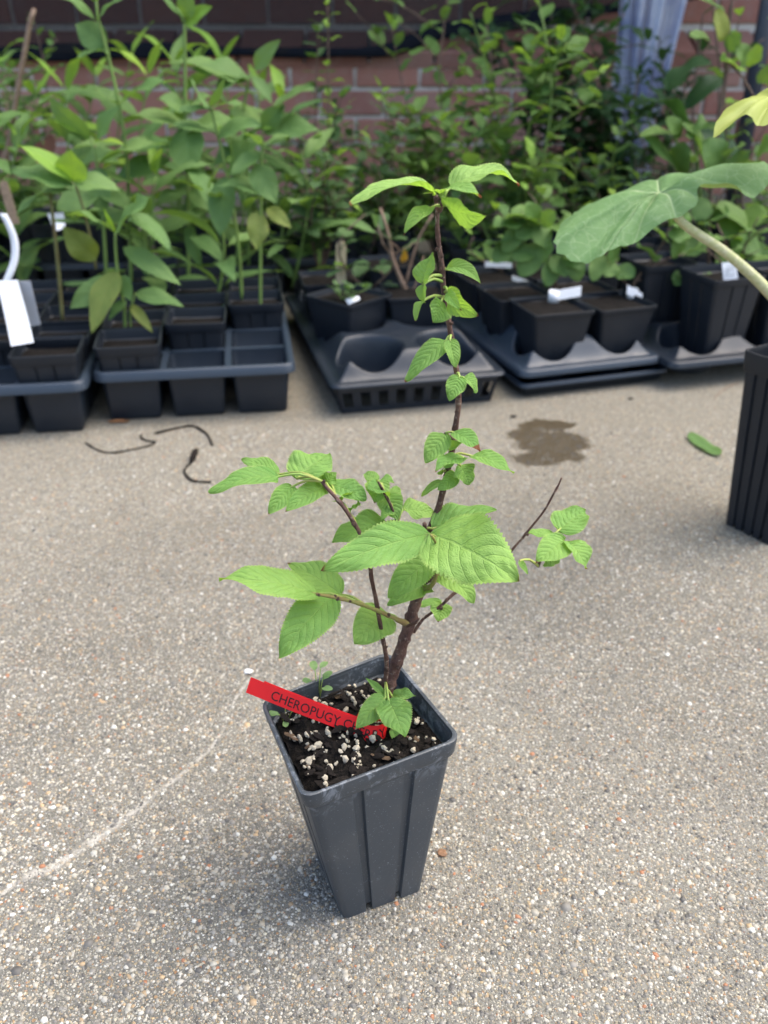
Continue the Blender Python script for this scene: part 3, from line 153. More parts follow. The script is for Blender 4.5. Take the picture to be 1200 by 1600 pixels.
class N:
    """tiny node helper"""
    def __init__(s, nt): s.nt = nt
    def n(s, t, **kw):
        x = s.nt.nodes.new(t)
        for k, v in kw.items(): setattr(x, k, v)
        return x
    def put(s, sock, v):
        if isinstance(v, bpy.types.NodeSocket): s.nt.links.new(v, sock)
        elif v is not None: sock.default_value = v
    def math(s, op, a, b=None, c=None, clamp=False):
        x = s.n('ShaderNodeMath', operation=op); x.use_clamp = clamp
        s.put(x.inputs[0], a); s.put(x.inputs[1], b)
        if c is not None: s.put(x.inputs[2], c)
        return x.outputs[0]
    def mix(s, f, a, b, mode='MIX'):
        x = s.n('ShaderNodeMix', data_type='RGBA', blend_type=mode)
        s.put(x.inputs[0], f); s.put(x.inputs[6], a); s.put(x.inputs[7], b)
        return x.outputs[2]
    def noise(s, vec, scale, detail=2, rough=.5, dist=0, col=False):
        x = s.n('ShaderNodeTexNoise'); s.put(x.inputs['Vector'], vec)
        x.inputs['Scale'].default_value = scale; x.inputs['Detail'].default_value = detail
        x.inputs['Roughness'].default_value = rough; x.inputs['Distortion'].default_value = dist
        return x.outputs[1 if col else 0]
    def ramp(s, f, stops, interp='LINEAR'):
        x = s.n('ShaderNodeValToRGB'); x.color_ramp.interpolation = interp
        e = x.color_ramp.elements
        while len(e) < len(stops): e.new(.5)
        for k, (p, c) in zip(e, stops):
            k.position = p; k.color = (c, c, c, 1) if isinstance(c, (int, float)) else tuple(c) + ((1,) if len(c) == 3 else ())
        s.put(x.inputs[0], f)
        return x.outputs[0]
    def smooth(s, v, a, b):
        x = s.n('ShaderNodeMapRange', interpolation_type='SMOOTHSTEP')
        s.put(x.inputs[0], v); x.inputs[1].default_value = a; x.inputs[2].default_value = b
        return x.outputs[0]
    def bump(s, h, strength, dist, normal=None):
        x = s.n('ShaderNodeBump'); x.inputs['Strength'].default_value = strength
        x.inputs['Distance'].default_value = dist; s.put(x.inputs['Height'], h)
        if normal: s.put(x.inputs['Normal'], normal)
        return x.outputs[0]
    def bsdf(s, col, rough=.5, spec=.5, normal=None, sss=0):
        x = s.n('ShaderNodeBsdfPrincipled'); s.put(x.inputs['Base Color'], col)
        s.put(x.inputs['Roughness'], rough); s.put(x.inputs['Specular IOR Level'], spec)
        if normal: s.put(x.inputs['Normal'], normal)
        return x

def C4(c): return tuple(c) + (1,)

def plastic(name, col, rough=.42, dust=.15, scuff=0.0, scale=1.0):
    m, nt, out = new_mat(name); h = N(nt)
    tc = h.n('ShaderNodeTexCoord').outputs['Object']
    info = h.n('ShaderNodeObjectInfo')
    n1 = h.noise(tc, 28 * scale, 4, .6); n2 = h.noise(tc, 260 * scale, 3, .6)
    dustf = h.math('MULTIPLY', h.smooth(n1, .42, .75), dust)
    c = h.mix(dustf, C4(col), (.20, .18, .15, 1))
    if scuff:
        n3 = h.noise(tc, 55, 6, .75, .6)
        spots = h.math('MULTIPLY', h.smooth(n3, .60, .70), h.smooth(n2, .45, .6))
        fine = h.smooth(h.noise(tc, 900, 2, .5), .665, .74)
        sz = h.n('ShaderNodeSeparateXYZ'); nt.links.new(tc, sz.inputs[0])
        rimw = h.math('MULTIPLY', h.smooth(sz.outputs[2], .106, .124), h.smooth(h.noise(tc, 70, 6, .75, 1.2), .52, .62))
        mp = h.n('ShaderNodeMapping'); nt.links.new(tc, mp.inputs[0]); mp.inputs['Scale'].default_value = (1, 1, .12); mp.inputs['Rotation'].default_value = (.5, .3, 0)
        scr = h.math('MULTIPLY', h.smooth(h.noise(mp.outputs[0], 420, 3, .6), .66, .72), h.smooth(h.noise(tc, 22, 3, .6), .5, .66))
        spots = h.math('MAXIMUM', h.math('MAXIMUM', spots, h.math('MULTIPLY', rimw, .75)), scr)
        sc = h.math('MULTIPLY', h.math('MAXIMUM', spots, fine), scuff * .8, clamp=True)
        c = h.mix(sc, c, (.21, .23, .26, 1))
    ro = h.math('ADD', h.math('MULTIPLY', n1, .22), rough - .1)
    b = h.bsdf(c, ro, .45, h.bump(n2, .12, .0006))
    nt.links.new(b.outputs[0], out.inputs[0])
    return m

def leaf_mat(name, top, under, edge, trans, rough=.5, vein_col=None, nv=8, bump=.5, vary=.25, brown=(.20, .07, .03), tmix=.32, brownspots=.0):
    """leaf coordinates come with the mesh: s along the midrib, t across, third = how much of the tip has browned"""
    m, nt, out = new_mat(name); h = N(nt)
    at = h.n('ShaderNodeAttribute', attribute_name='leaf'); sep = h.n('ShaderNodeSeparateXYZ')
    nt.links.new(at.outputs['Vector'], sep.inputs[0])
    s_, t_, b_ = sep.outputs[0], sep.outputs[1], sep.outputs[2]
    tc = h.n('ShaderNodeTexCoord').outputs['Object']
    info = h.n('ShaderNodeObjectInfo').outputs['Random']
    geo = h.n('ShaderNodeNewGeometry')
    at_ = h.math('ABSOLUTE', t_)
    # side veins
    ph = h.math('MULTIPLY', h.math('SUBTRACT', s_, h.math('MULTIPLY', h.math('POWER', at_, 1.2), .30)), nv)
    fr = h.math('ABSOLUTE', h.math('SUBTRACT', h.math('FRACT', ph), .5))     # .5 on the vein
    vein = h.math('MULTIPLY', h.smooth(fr, .40, .495), h.math('SUBTRACT', 1, h.smooth(at_, .75, 1)))
    mid = h.math('SUBTRACT', 1, h.smooth(at_, .015, .055))
    veins = h.math('MAXIMUM', h.math('MULTIPLY', vein, .75), mid)
    fine = h.noise(tc, 1100, 2, .55)
    blot = h.noise(tc, 90, 3, .6)
    hgt = h.math('ADD', h.math('MULTIPLY', veins, -1.0), h.math('MULTIPLY', fine, .15))
    hgt = h.math('ADD', hgt, h.math('MULTIPLY', h.smooth(fr, .48, .05), .45))
    cmb = h.n('ShaderNodeCombineXYZ'); h.put(cmb.inputs[0], h.math('MULTIPLY', ph, 3.2)); h.put(cmb.inputs[1], h.math('MULTIPLY', t_, 11)); h.put(cmb.inputs[2], h.math('MULTIPLY', info, 50))
    vr = h.n('ShaderNodeTexVoronoi', feature='DISTANCE_TO_EDGE'); nt.links.new(cmb.outputs[0], vr.inputs['Vector']); vr.inputs['Scale'].default_value = 1.0
    cellv = h.smooth(vr.outputs[0], .0, .22)
    hgt = h.math('ADD', hgt, h.math('MULTIPLY', cellv, .30))
    nrm = h.bump(hgt, bump, .0011)
    ct = h.mix(h.math('MULTIPLY', blot, vary), C4(top), C4(edge))
    ct = h.mix(h.math('MULTIPLY', h.smooth(fine, .5, .75), .30), ct, C4([x * .62 for x in top]))
    hv = h.n('ShaderNodeHueSaturation'); nt.links.new(ct, hv.inputs['Color'])
    h.put(hv.inputs['Value'], h.math('ADD', h.math('MULTIPLY', info, .36), .82))
    h.put(hv.inputs['Hue'], h.math('ADD', h.math('MULTIPLY', info, -.03), .512))
    ct = hv.outputs[0]
    ct = h.mix(h.math('MULTIPLY', veins, .5), ct, C4(vein_col or edge))
    rim = h.math('MULTIPLY', h.smooth(h.math('ADD', at_, h.math('MULTIPLY', blot, .16)), .95, 1.06), .6)
    ct = h.mix(rim, ct, C4(edge))
    ct = h.mix(h.math('MULTIPLY', h.math('SUBTRACT', 1, cellv), .16), ct, C4(vein_col or edge))
    cu = h.mix(h.math('MULTIPLY', veins, .45), C4(under), C4([x * .55 for x in under]))
    c = h.mix(geo.outputs['Backfacing'], ct, cu)
    # browned tips and the odd spot
    bs = h.math('ADD', h.math('SUBTRACT', s_, h.math('SUBTRACT', 1, b_)), h.math('MULTIPLY', h.math('SUBTRACT', blot, .5), .12))
    bm = h.smooth(bs, -.01, .03)
    bm = h.math('MULTIPLY', bm, h.math('GREATER_THAN', b_, .005))
    if brownspots:
        sp = h.math('MULTIPLY', h.smooth(h.noise(tc, 60, 3, .6), .74, .78), brownspots)
        bm = h.math('MAXIMUM', bm, sp)
    c = h.mix(bm, c, C4(brown))
    b = h.bsdf(c, rough, .32, nrm)
    tr = h.n('ShaderNodeBsdfTranslucent')
    h.put(tr.inputs[0], h.mix(bm, h.mix(h.math('MULTIPLY', veins, .4), C4(trans), C4([x * .5 for x in trans])), C4(brown)))
    nt.links.new(nrm, tr.inputs['Normal'])
    mx = h.n('ShaderNodeMixShader'); mx.inputs[0].default_value = tmix
    nt.links.new(b.outputs[0], mx.inputs[1]); nt.links.new(tr.outputs[0], mx.inputs[2])
    nt.links.new(mx.outputs[0], out.inputs[0])
    return m

def simple(name, col, rough=.6, spec=.3, nscale=120, namp=.3, bump=.3, bdist=.0008, col2=None):
    m, nt, out = new_mat(name); h = N(nt)
    tc = h.n('ShaderNodeTexCoord').outputs['Object']
    n1 = h.noise(tc, nscale, 4, .6)
    c = h.mix(h.math('MULTIPLY', h.smooth(n1, .35, .7), 1.0), C4(col), C4(col2 or [x * (1 - namp) for x in col]))
    b = h.bsdf(c, rough, spec, h.bump(n1, bump, bdist))
    nt.links.new(b.outputs[0], out.inputs[0])
    return m

def bark_mat(name, col, col2, ridge=1.0):
    m, nt, out = new_mat(name); h = N(nt)
    tc = h.n('ShaderNodeTexCoord').outputs['Object']
    n1 = h.noise(tc, 420, 4, .65); n2 = h.noise(tc, 110, 3, .6)
    c = h.mix(h.smooth(n2, .4, .7), C4(col), C4(col2))
    c = h.mix(h.math('MULTIPLY', h.smooth(n1, .56, .66), .7), c, (.30, .23, .18, 1))
    c = h.mix(h.math('MULTIPLY', h.smooth(h.noise(tc, 240, 4, .7), .55, .62), .6), c, (.022, .012, .010, 1))
    b = h.bsdf(c, .55, .4, h.bump(n1, .9 * ridge, .0014))
    nt.links.new(b.outputs[0], out.inputs[0])
    return m

M_POT = plastic('grey_pot_plastic', (.040, .048, .057), .45, .10, 1.0)
M_BLACK = plastic('black_tray_plastic', (.0085, .0135, .0215), .42, .02)
M_BLACK2 = plastic('black_pot_plastic', (.0075, .0108, .0165), .46, .02)
M_SLATE = plastic('slate_tray_plastic', (.021, .032, .048), .40, .03)
M_LEAF = leaf_mat('cherry_leaf', (.155, .335, .080), (.20, .36, .06), (.37, .48, .14), (.36, .60, .055), .55, vein_col=(.30, .47, .12), nv=8, bump=.55, tmix=.41, brownspots=.55)
M_LANCE = leaf_mat('lance_leaf', (.112, .205, .058), (.15, .26, .09), (.16, .28, .075), (.22, .38, .04), .62, vein_col=(.16, .29, .10), nv=5, bump=.3, tmix=.30)
M_LIME = leaf_mat('lime_leaf', (.17, .32, .04), (.20, .34, .07), (.26, .40, .06), (.30, .50, .04), .55, nv=5, bump=.3)
M_YELLOWING = leaf_mat('yellowing_leaf', (.17, .25, .05), (.20, .27, .07), (.28, .30, .07), (.28, .38, .04), .55, nv=5, bump=.3, vary=.8, brownspots=.6)
M_BLUE = leaf_mat('oval_leaf', (.092, .185, .046), (.14, .24, .085), (.16, .27, .065), (.20, .35, .035), .58, nv=6, bump=.35)
M_SMALL = leaf_mat('small_leaf', (.062, .125, .048), (.10, .17, .075), (.11, .19, .06), (.12, .24, .03), .58, nv=5, bump=.2)
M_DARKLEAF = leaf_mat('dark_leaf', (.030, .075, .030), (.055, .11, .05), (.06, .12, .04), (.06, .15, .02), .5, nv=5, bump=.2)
M_SQUASH = None
M_DRYLEAF = leaf_mat('dry_leaf', (.20, .09, .055), (.22, .12, .08), (.25, .13, .08), (.2, .1, .05), .7, nv=5, bump=.5)
M_BARK = bark_mat('cherry_bark', (.075, .032, .024), (.13, .068, .048))
M_TWIG = bark_mat('brown_twig', (.10, .062, .042), (.15, .10, .07))
M_TAN = bark_mat('tan_twig', (.22, .14, .09), (.28, .19, .13))
M_GREENSTEM = simple('green_stem', (.16, .25, .06), .5, .3, 60, .25)
M_OLIVESTEM = simple('olive_stem', (.16, .17, .06), .5, .3, 60, .3, col2=(.13, .09, .04))
M_PETIOLE = simple('petiole', (.24, .36, .08), .5, .3, 90, .2, col2=(.28, .27, .07))
M_OLIVESHOOT = simple('olive_shoot', (.21, .22, .06), .5, .3, 80, .3, col2=(.20, .12, .05))
M_RED = None
M_WHITE = simple('white_label_plastic', (.84, .84, .84), .4, .4, 30, .06, .05)
M_GREYW = simple('grey_label_plastic', (.42, .44, .48), .4, .4, 30, .1, .05)
M_INK = simple('black_ink', (.012, .010, .010), .5, .3)
M_WOOD = simple('craft_stick_wood', (.70, .56, .36), .7, .2, 160, .22)
M_OLDWOOD = simple('weathered_stick_wood', (.26, .19, .13), .8, .2, 160, .3)

def red_mat():
    m, nt, out = new_mat('red_label_tape'); h = N(nt)
    tc = h.n('ShaderNodeTexCoord').outputs['Object']
    c = h.mix(h.noise(tc, 60, 3, .6), (.80, .016, .018, 1), (.70, .012, .014, 1))
    b = h.bsdf(c, .48, .28, h.bump(h.noise(tc, 150, 2, .5), .08, .001))
    nt.links.new(b.outputs[0], out.inputs[0]); return m
M_RED = red_mat()

def squash_mat():
    m, nt, out = new_mat('squash_leaf'); h = N(nt)
    at = h.n('ShaderNodeAttribute', attribute_name='vein').outputs['Fac']
    tc = h.n('ShaderNodeTexCoord').outputs['Object']
    geo = h.n('ShaderNodeNewGeometry')
    n1 = h.noise(tc, 45, 4, .6); n2 = h.noise(tc, 420, 3, .6)
    c = h.mix(n1, (.085, .185, .062, 1), (.150, .265, .105, 1))
    c = h.mix(h.math('MULTIPLY', h.smooth(n2, .55, .7), .45), c, (.23, .33, .20, 1))
    vor = h.n('ShaderNodeTexVoronoi', feature='DISTANCE_TO_EDGE'); nt.links.new(tc, vor.inputs['Vector']); vor.inputs['Scale'].default_value = 85
    net = h.math('MULTIPLY', h.math('SUBTRACT', 1, h.smooth(vor.outputs[0], .0, .045)), .35)
    v = h.math('MAXIMUM', h.math('MULTIPLY', h.smooth(at, .2, .8), .8), net)
    c = h.mix(v, c, (.34, .44, .24, 1))
    c = h.mix(geo.outputs['Backfacing'], c, h.mix(h.math('MULTIPLY', v, .5), (.24, .30, .12, 1), (.36, .38, .2, 1)))
    hgt = h.math('ADD', h.math('MULTIPLY', h.smooth(at, .2, .8), -1), h.math('MULTIPLY', n2, .4))
    nr = h.bump(hgt, .5, .0015)
    b = h.bsdf(c, .62, .25, nr)
    tr = h.n('ShaderNodeBsdfTranslucent'); tr.inputs[0].default_value = (.26, .42, .08, 1)
    mx = h.n('ShaderNodeMixShader'); mx.inputs[0].default_value = .25
    nt.links.new(b.outputs[0], mx.inputs[1]); nt.links.new(tr.outputs[0], mx.inputs[2]); nt.links.new(mx.outputs[0], out.inputs[0])
    return m
M_SQUASH = squash_mat()

# ------------------------------------------------------------------ ground: exposed aggregate concrete
WET = [(0.233, 1.181, 0.0)[:2] + (0.04, 0.026), (0.201, 1.144, 0.0)[:2] + (0.042, 0.026), (0.242, 1.123, 0.0)[:2] + (0.05, 0.036), (0.214, 1.106, 0.0)[:2] + (0.044, 0.036), (0.2, 1.069, 0.0)[:2] + (0.05, 0.026), (0.226, 1.073, 0.0)[:2] + (0.042, 0.028)]
CRACK = [(-0.266, 0.371, 0.0)[:2], (-0.251, 0.394, 0.0)[:2], (-0.24, 0.411, 0.0)[:2], (-0.22, 0.423, 0.0)[:2], (-0.201, 0.441, 0.0)[:2], (-0.184, 0.462, 0.0)[:2], (-0.17, 0.482, 0.0)[:2], (-0.153, 0.504, 0.0)[:2], (-0.138, 0.529, 0.0)[:2], (-0.129, 0.552, 0.0)[:2], (-0.127, 0.585, 0.0)[:2], (-0.117, 0.615, 0.0)[:2]]
def ground_mat():
    m, nt, out = new_mat('exposed_aggregate_concrete'); h = N(nt)
    geo = h.n('ShaderNodeNewGeometry').outputs['Position']
    sep = h.n('ShaderNodeSeparateXYZ'); nt.links.new(geo, sep.inputs[0])
    X, Y = sep.outputs[0], sep.outputs[1]
    big = h.noise(geo, 2.6, 4, .55); med = h.noise(geo, 14, 4, .6); sm = h.noise(geo, 120, 3, .6)
    # cement matrix with sand
    base = h.mix(h.smooth(big, .35, .68), (.108, .104, .090, 1), (.180, .174, .148, 1))
    base = h.mix(h.math('MULTIPLY', h.smooth(med, .45, .75), .5), base, (.21, .198, .168, 1))
    base = h.mix(h.math('MULTIPLY', h.smooth(h.noise(geo, 5.5, 4, .6), .56, .72), .5), base, (.085, .080, .066, 1))
    # dirt carried by watering, from the trays outwards
    dirt = h.math('MULTIPLY', h.smooth(h.math('ADD', Y, h.math('MULTIPLY', med, .35)), .75, 1.35), .55)
    base = h.mix(dirt, base, (.245, .215, .158, 1))
    def vor(scale, smoothf=None):
        v = h.n('ShaderNodeTexVoronoi'); nt.links.new(geo, v.inputs['Vector']); v.inputs['Scale'].default_value = scale
        return v.outputs['Distance'], v.outputs['Color']
    col = base; hg = sm
    for scale, r0, r1, amt in ((1300, .36, .52, .75), (680, .34, .46, .9), (360, .32, .42, .95), (210, .20, .28, .9)):
        d, c = vor(scale)
        sc = h.n('ShaderNodeSeparateColor'); nt.links.new(c, sc.inputs[0])
        stone = h.ramp(sc.outputs[0], [(0, (.07, .066, .056)), (.18, (.15, .142, .115)), (.36, (.23, .218, .178)), (.54, (.32, .30, .245)), (.68, (.50, .48, .41)), (.74, (.28, .25, .18)), (.86, (.35, .275, .16)), (.95, (.27, .15, .075)), (1, (.55, .52, .43))])
        mask = h.math('MULTIPLY', h.math('SUBTRACT', 1, h.smooth(d, r0, r1)), amt)
        keep = h.smooth(sc.outputs[1], .22, .3)
        mask = h.math('MULTIPLY', mask, keep)
        col = h.mix(mask, col, stone)
        hg = h.math('ADD', hg, h.math('MULTIPLY', mask, .9))
    # pale healed crack
    cv = h.n('ShaderNodeFloatCurve')
    x0, x1, y0, y1 = CRACK[0][0], CRACK[-1][0], CRACK[0][1], CRACK[-1][1]
    cu = cv.mapping.curves[0]
    pts = [((x - x0) / (x1 - x0), (y - y0) / (y1 - y0)) for x, y in CRACK]
    cu.points[0].location = pts[0]; cu.points[1].location = pts[-1]
    for p in pts[1:-1]: cu.points.new(*p)
    cv.mapping.update()
    h.put(cv.inputs['Value'], h.math('DIVIDE', h.math('SUBTRACT', X, x0), x1 - x0))
    yc = h.math('ADD', h.math('MULTIPLY', cv.outputs[0], y1 - y0), y0)
    wob = h.math('MULTIPLY', h.math('SUBTRACT', h.noise(geo, 30, 3, .6), .5), .022)
    dist = h.math('ABSOLUTE', h.math('ADD', h.math('SUBTRACT', Y, yc), wob))
    wid = h.math('ADD', h.math('MULTIPLY', h.noise(geo, 9, 2, .5), .016), -.0012)
    ck = h.math('SUBTRACT', 1, h.smooth(h.math('DIVIDE', dist, wid), .15, 1.0))
    ck = h.math('MULTIPLY', ck, h.math('LESS_THAN', X, CRACK[-1][0]))
    ck = h.math('MULTIPLY', ck, h.math('ADD', .28, h.math('MULTIPLY', h.smooth(h.noise(geo, 65, 4, .7), .38, .6), .75)))
    col = h.mix(ck, col, (.42, .395, .34, 1))
    # wet patches
    def ell(cx, cy, rx, ry):
        a = h.math('DIVIDE', h.math('SUBTRACT', X, cx), rx); b = h.math('DIVIDE', h.math('SUBTRACT', Y, cy), ry)
        return h.math('SQRT', h.math('ADD', h.math('MULTIPLY', a, a), h.math('MULTIPLY', b, b)))
    e = None
    for q in WET:
        v = ell(*q); e = v if e is None else h.math('MINIMUM', e, v)
    e = h.math('ADD', e, h.math('MULTIPLY', h.math('SUBTRACT', h.noise(geo, 26, 6, .65), .45), 2.6))
    wet = h.math('SUBTRACT', 1, h.smooth(e, .85, 1.10))
    col = h.mix(h.math('MULTIPLY', wet, .88), col, (.050, .033, .011, 1), 'MIX')
    rough = h.math('SUBTRACT', .85, h.math('MULTIPLY', wet, .35))
    b = h.bsdf(col, rough, .3, h.bump(hg, .7, .0016))
    nt.links.new(b.outputs[0], out.inputs[0])
    return m
me = mesh_from('ground', [(-30, -30, 0), (30, -30, 0), (30, 30, 0), (-30, 30, 0)], [(0, 1, 2, 3)], False)
g = obj('ground', me, ground_mat()); g['kind'] = 'structure'
tag(g, 'exposed aggregate concrete paving, wet patch and pale crack', kind='structure')

def pebble_mesh():
    r = np.random.default_rng(3)
    V = []; Fc = []; Cc = []
    n = 125000
    # more of them where they can be told apart, close to the camera
    y = .17 + (r.random(n) ** 1.35) * 1.0
    half = .075 + y * .47
    x = (r.random(n) * 2 - 1) * (half + .06)
    rad_ = np.clip(r.lognormal(-6.93, .40, n), .0004, .0028)
    pal = np.array([(.46,.44,.38),(.37,.345,.28),(.58,.57,.51),(.33,.28,.20),(.21,.198,.172),(.125,.118,.104),(.40,.28,.15),(.34,.13,.05),(.06,.057,.053),(.46,.42,.31)])
    pi = r.choice(len(pal), n, p=[.13,.17,.04,.12,.20,.18,.05,.015,.065,.03])
    bigs = r.random(n) < .006
    rad_[bigs] *= 1.9
    a0 = r.random(n) * 6.283; el = r.uniform(.6, 1.0, n); ori = r.random(n) * 6.283
    k = 5
    ang = np.arange(k) / k * 2 * np.pi
    jit = r.uniform(.8, 1.15, (n, k))
    cx = np.cos(ang[None] + a0[:, None]) * rad_[:, None] * jit
    cy = np.sin(ang[None] + a0[:, None]) * rad_[:, None] * jit * el[:, None]
    co, so = np.cos(ori)[:, None], np.sin(ori)[:, None]
    px, py = cx * co - cy * so, cx * so + cy * co
    hz = rad_ * r.uniform(.25, .55, n)
    vs = np.zeros((n, 2 * k + 1, 3))
    vs[:, :k, 0] = x[:, None] + px; vs[:, :k, 1] = y[:, None] + py; vs[:, :k, 2] = -.0004
    vs[:, k:2*k, 0] = x[:, None] + px * .72; vs[:, k:2*k, 1] = y[:, None] + py * .72; vs[:, k:2*k, 2] = (hz * .75)[:, None]
    vs[:, 2*k, 0] = x; vs[:, 2*k, 1] = y; vs[:, 2*k, 2] = hz
    tri = []
    for j in range(k):
        j2 = (j + 1) % k
        tri += [(j, j2, k + j2), (j, k + j2, k + j), (k + j, k + j2, 2 * k)]
    tri = np.array(tri)
    T = (tri[None] + (np.arange(n) * (2 * k + 1))[:, None, None]).reshape(-1, 3)
    me = bpy.data.meshes.new('pebbles')
    me.vertices.add(n * (2 * k + 1)); me.vertices.foreach_set('co', vs.reshape(-1))
    me.loops.add(T.size); me.loops.foreach_set('vertex_index', T.reshape(-1).astype(np.int32))
    me.polygons.add(len(T)); me.polygons.foreach_set('loop_start', np.arange(0, T.size, 3, dtype=np.int32))
    me.polygons.foreach_set('use_smooth', np.ones(len(T), bool))
    me.update(calc_edges=True)
    c = pal[pi] * r.uniform(.75, 1.1, (n, 1))
    film = np.array([noise.fractal(Vector((a * 3.4, b * 3.4, 1.7)), 1, 2, 4) for a, b in zip(x, y)])      # dirt film, patchy
    c *= np.clip(.96 + .45 * film, .62, 1.25)[:, None]
    e = np.min([np.hypot((x - q[0]) / q[2], (y - q[1]) / q[3]) for q in WET], 0)
    c[e < .9] *= .3
    cc = np.ones((n, 2 * k + 1, 4)); cc[:, :, :3] = c[:, None, :]
    a = me.color_attributes.new('pebble_colour', 'FLOAT_COLOR', 'POINT'); a.data.foreach_set('color', cc.reshape(-1))
    return me
def pebble_mat():
    m, nt, out = new_mat('pebble_stone'); h = N(nt)
    at = h.n('ShaderNodeAttribute', attribute_name='pebble_colour').outputs['Color']
    geo = h.n('ShaderNodeNewGeometry').outputs['Position']
    c = h.mix(h.math('MULTIPLY', h.noise(geo, 700, 2, .6), .45), at, (.16, .15, .13, 1))
    b = h.bsdf(c, .55, .4); nt.links.new(b.outputs[0], out.inputs[0]); return m
pb = obj('ground_pebbles', pebble_mesh(), pebble_mat())
tag(pb, 'small cream, tan and grey pebbles set in the concrete', 'pebbles', kind='stuff')

# ------------------------------------------------------------------ brick wall and what hangs on it
WALL_Y = 3.12
def brick_mat():
    m, nt, out = new_mat('red_brick'); h = N(nt)
    tc = h.n('ShaderNodeNewGeometry').outputs['Position']
    info = h.n('ShaderNodeObjectInfo').outputs['Random']
    n1 = h.noise(tc, 26, 4, .65); n2 = h.noise(tc, 160, 3, .6)
    c = h.ramp(info, [(0, (.31, .145, .105)), (.3, (.37, .175, .125)), (.55, (.27, .13, .10)), (.8, (.38, .22, .17)), (1, (.32, .135, .10))])
    c = h.mix(h.math('MULTIPLY', h.smooth(n1, .45, .72), .5), c, (.34, .22, .18, 1))
    c = h.mix(h.math('MULTIPLY', h.smooth(n2, .5, .7), .3), c, (.12, .06, .05, 1))
    b = h.bsdf(c, .85, .2, h.bump(n2, .6, .002)); nt.links.new(b.outputs[0], out.inputs[0]); return m
M_BRICK = brick_mat()
M_MORTAR = simple('mortar', (.68, .64, .56), .9, .15, 90, .25, .5, .002)
BW, BH, JT = .203, .081, .012
wall = empty('brick_wall', (0, WALL_Y, 0))
tag(wall, 'red brick wall with a sloping brick ledge behind the plants', 'wall')
mb = MB(); mb.box(-5, 5, .012, .30, 0, .405); mb.box(-5, 5, .135, .34, .405, 2.9)
o_ = len(mb.v); mb.v += [(-5, .000, .385), (5, .000, .385), (5, .14, .443), (-5, .14, .443), (-5, .02, .30), (5, .02, .30), (5, .14, .30), (-5, .14, .30)]; mb.f += [(o_, o_+1, o_+2, o_+3), (o_, o_+4, o_+5, o_+1)]
obj('mortar', mb.mesh('mortar', False), M_MORTAR, wall)
def brick_mesh(w, d, hh, seed):
    bm = bmesh.new(); bmesh.ops.create_cube(bm, size=1)
    r = random.Random(seed)
    for v in bm.verts:
        v.co = Vector((v.co.x * w, v.co.y * d, v.co.z * hh)) + Vector((r.uniform(-1, 1), r.uniform(-1, 1), r.uniform(-1, 1))) * .0015
    bmesh.ops.bevel(bm, geom=bm.edges[:], offset=.003, segments=1, affect='EDGES')
    me = bpy.data.meshes.new('brick'); bm.to_mesh(me); bm.free(); me.materials.append(M_BRICK); return me
BR = [brick_mesh(BW - JT, .10, BH - JT, i) for i in range(4)]
BRL = [brick_mesh(BW - JT, .16, .052, 10 + i) for i in range(3)]
r = random.Random(5)
far_bricks = []
for row in range(5):
    z = .405 - BH * (row + .5)
    if z < .02: break
    for i in range(-7, 8):
        o = obj('brick', r.choice(BR), None, wall, (i * BW + (.10 if row % 2 else .01), .05 + r.uniform(-.002, .002), z))
for i in range(-7, 8):                                   # sloping ledge course
    o = obj('brick', r.choice(BRL), None, wall, (i * BW + .055, .062 + r.uniform(-.003, .003), .434 + r.uniform(-.002, .002)))
    o.rotation_euler = (rad(22), 0, 0)
for row in range(9):
    z = .50 + BH * (row + .5)
    for i in range(-7, 8):
        o = obj('brick', r.choice(BR), None, wall, (i * BW + (.04 if row % 2 else .14), .175 + r.uniform(-.002, .002), z))
# rest of the wall above, out of the picture
mb = MB()
for row in range(0, 22):
    z = .50 + BH * (row + .5)
    for i in range(-24, 25):
        if row < 9 and -8 < i < 8: continue
        x = i * BW + (.04 if row % 2 else .14)
        mb.box(x - BW/2 + .006, x + BW/2 - .006, .125, .2, z - BH/2 + .006, z + BH/2 - .006)
for row in range(5):
    z = .405 - BH * (row + .5)
    for i in list(range(-24, -7)) + list(range(8, 25)):
        x = i * BW + (.10 if row % 2 else .01); mb.box(x - BW/2 + .006, x + BW/2 - .006, 0, .1, max(.004, z - BH/2 + .006), z + BH/2 - .006)
for i in list(range(-24, -7)) + list(range(8, 25)):
    x = i * BW + .055; o_ = len(mb.v)
    mb.box(x - BW/2 + .006, x + BW/2 - .006, -.012, .136, .40, .425)
    for k_ in (6, 7): mb.v[o_ + k_] = (mb.v[o_ + k_][0], .136, .485)
o = obj('upper_brickwork', mb.mesh('upper_brickwork', False), M_BRICK, wall); o['kind'] = 'stuff'

def net_mat():
    m, nt, out = new_mat('shade_net'); h = N(nt)
    tc = h.n('ShaderNodeTexCoord').outputs['Object']
    b = h.bsdf((.012, .012, .014, 1), .7, .2)
    t = h.n('ShaderNodeBsdfTransparent')
    wv = h.n('ShaderNodeTexWave', wave_type='BANDS', bands_direction='X'); nt.links.new(tc, wv.inputs[0]); wv.inputs['Scale'].default_value = 55
    wv2 = h.n('ShaderNodeTexWave', wave_type='BANDS', bands_direction='Z'); nt.links.new(tc, wv2.inputs[0]); wv2.inputs['Scale'].default_value = 55
    holes = h.math('MULTIPLY', h.smooth(wv.outputs[0], .08, .25), h.smooth(wv2.outputs[0], .08, .25))
    f = h.math('MULTIPLY', holes, .70)
    mx = h.n('ShaderNodeMixShader'); h.put(mx.inputs[0], f)
    nt.links.new(b.outputs[0], mx.inputs[1]); nt.links.new(t.outputs[0], mx.inputs[2]); nt.links.new(mx.outputs[0], out.inputs[0])
    return m
nx, nz = 90, 30
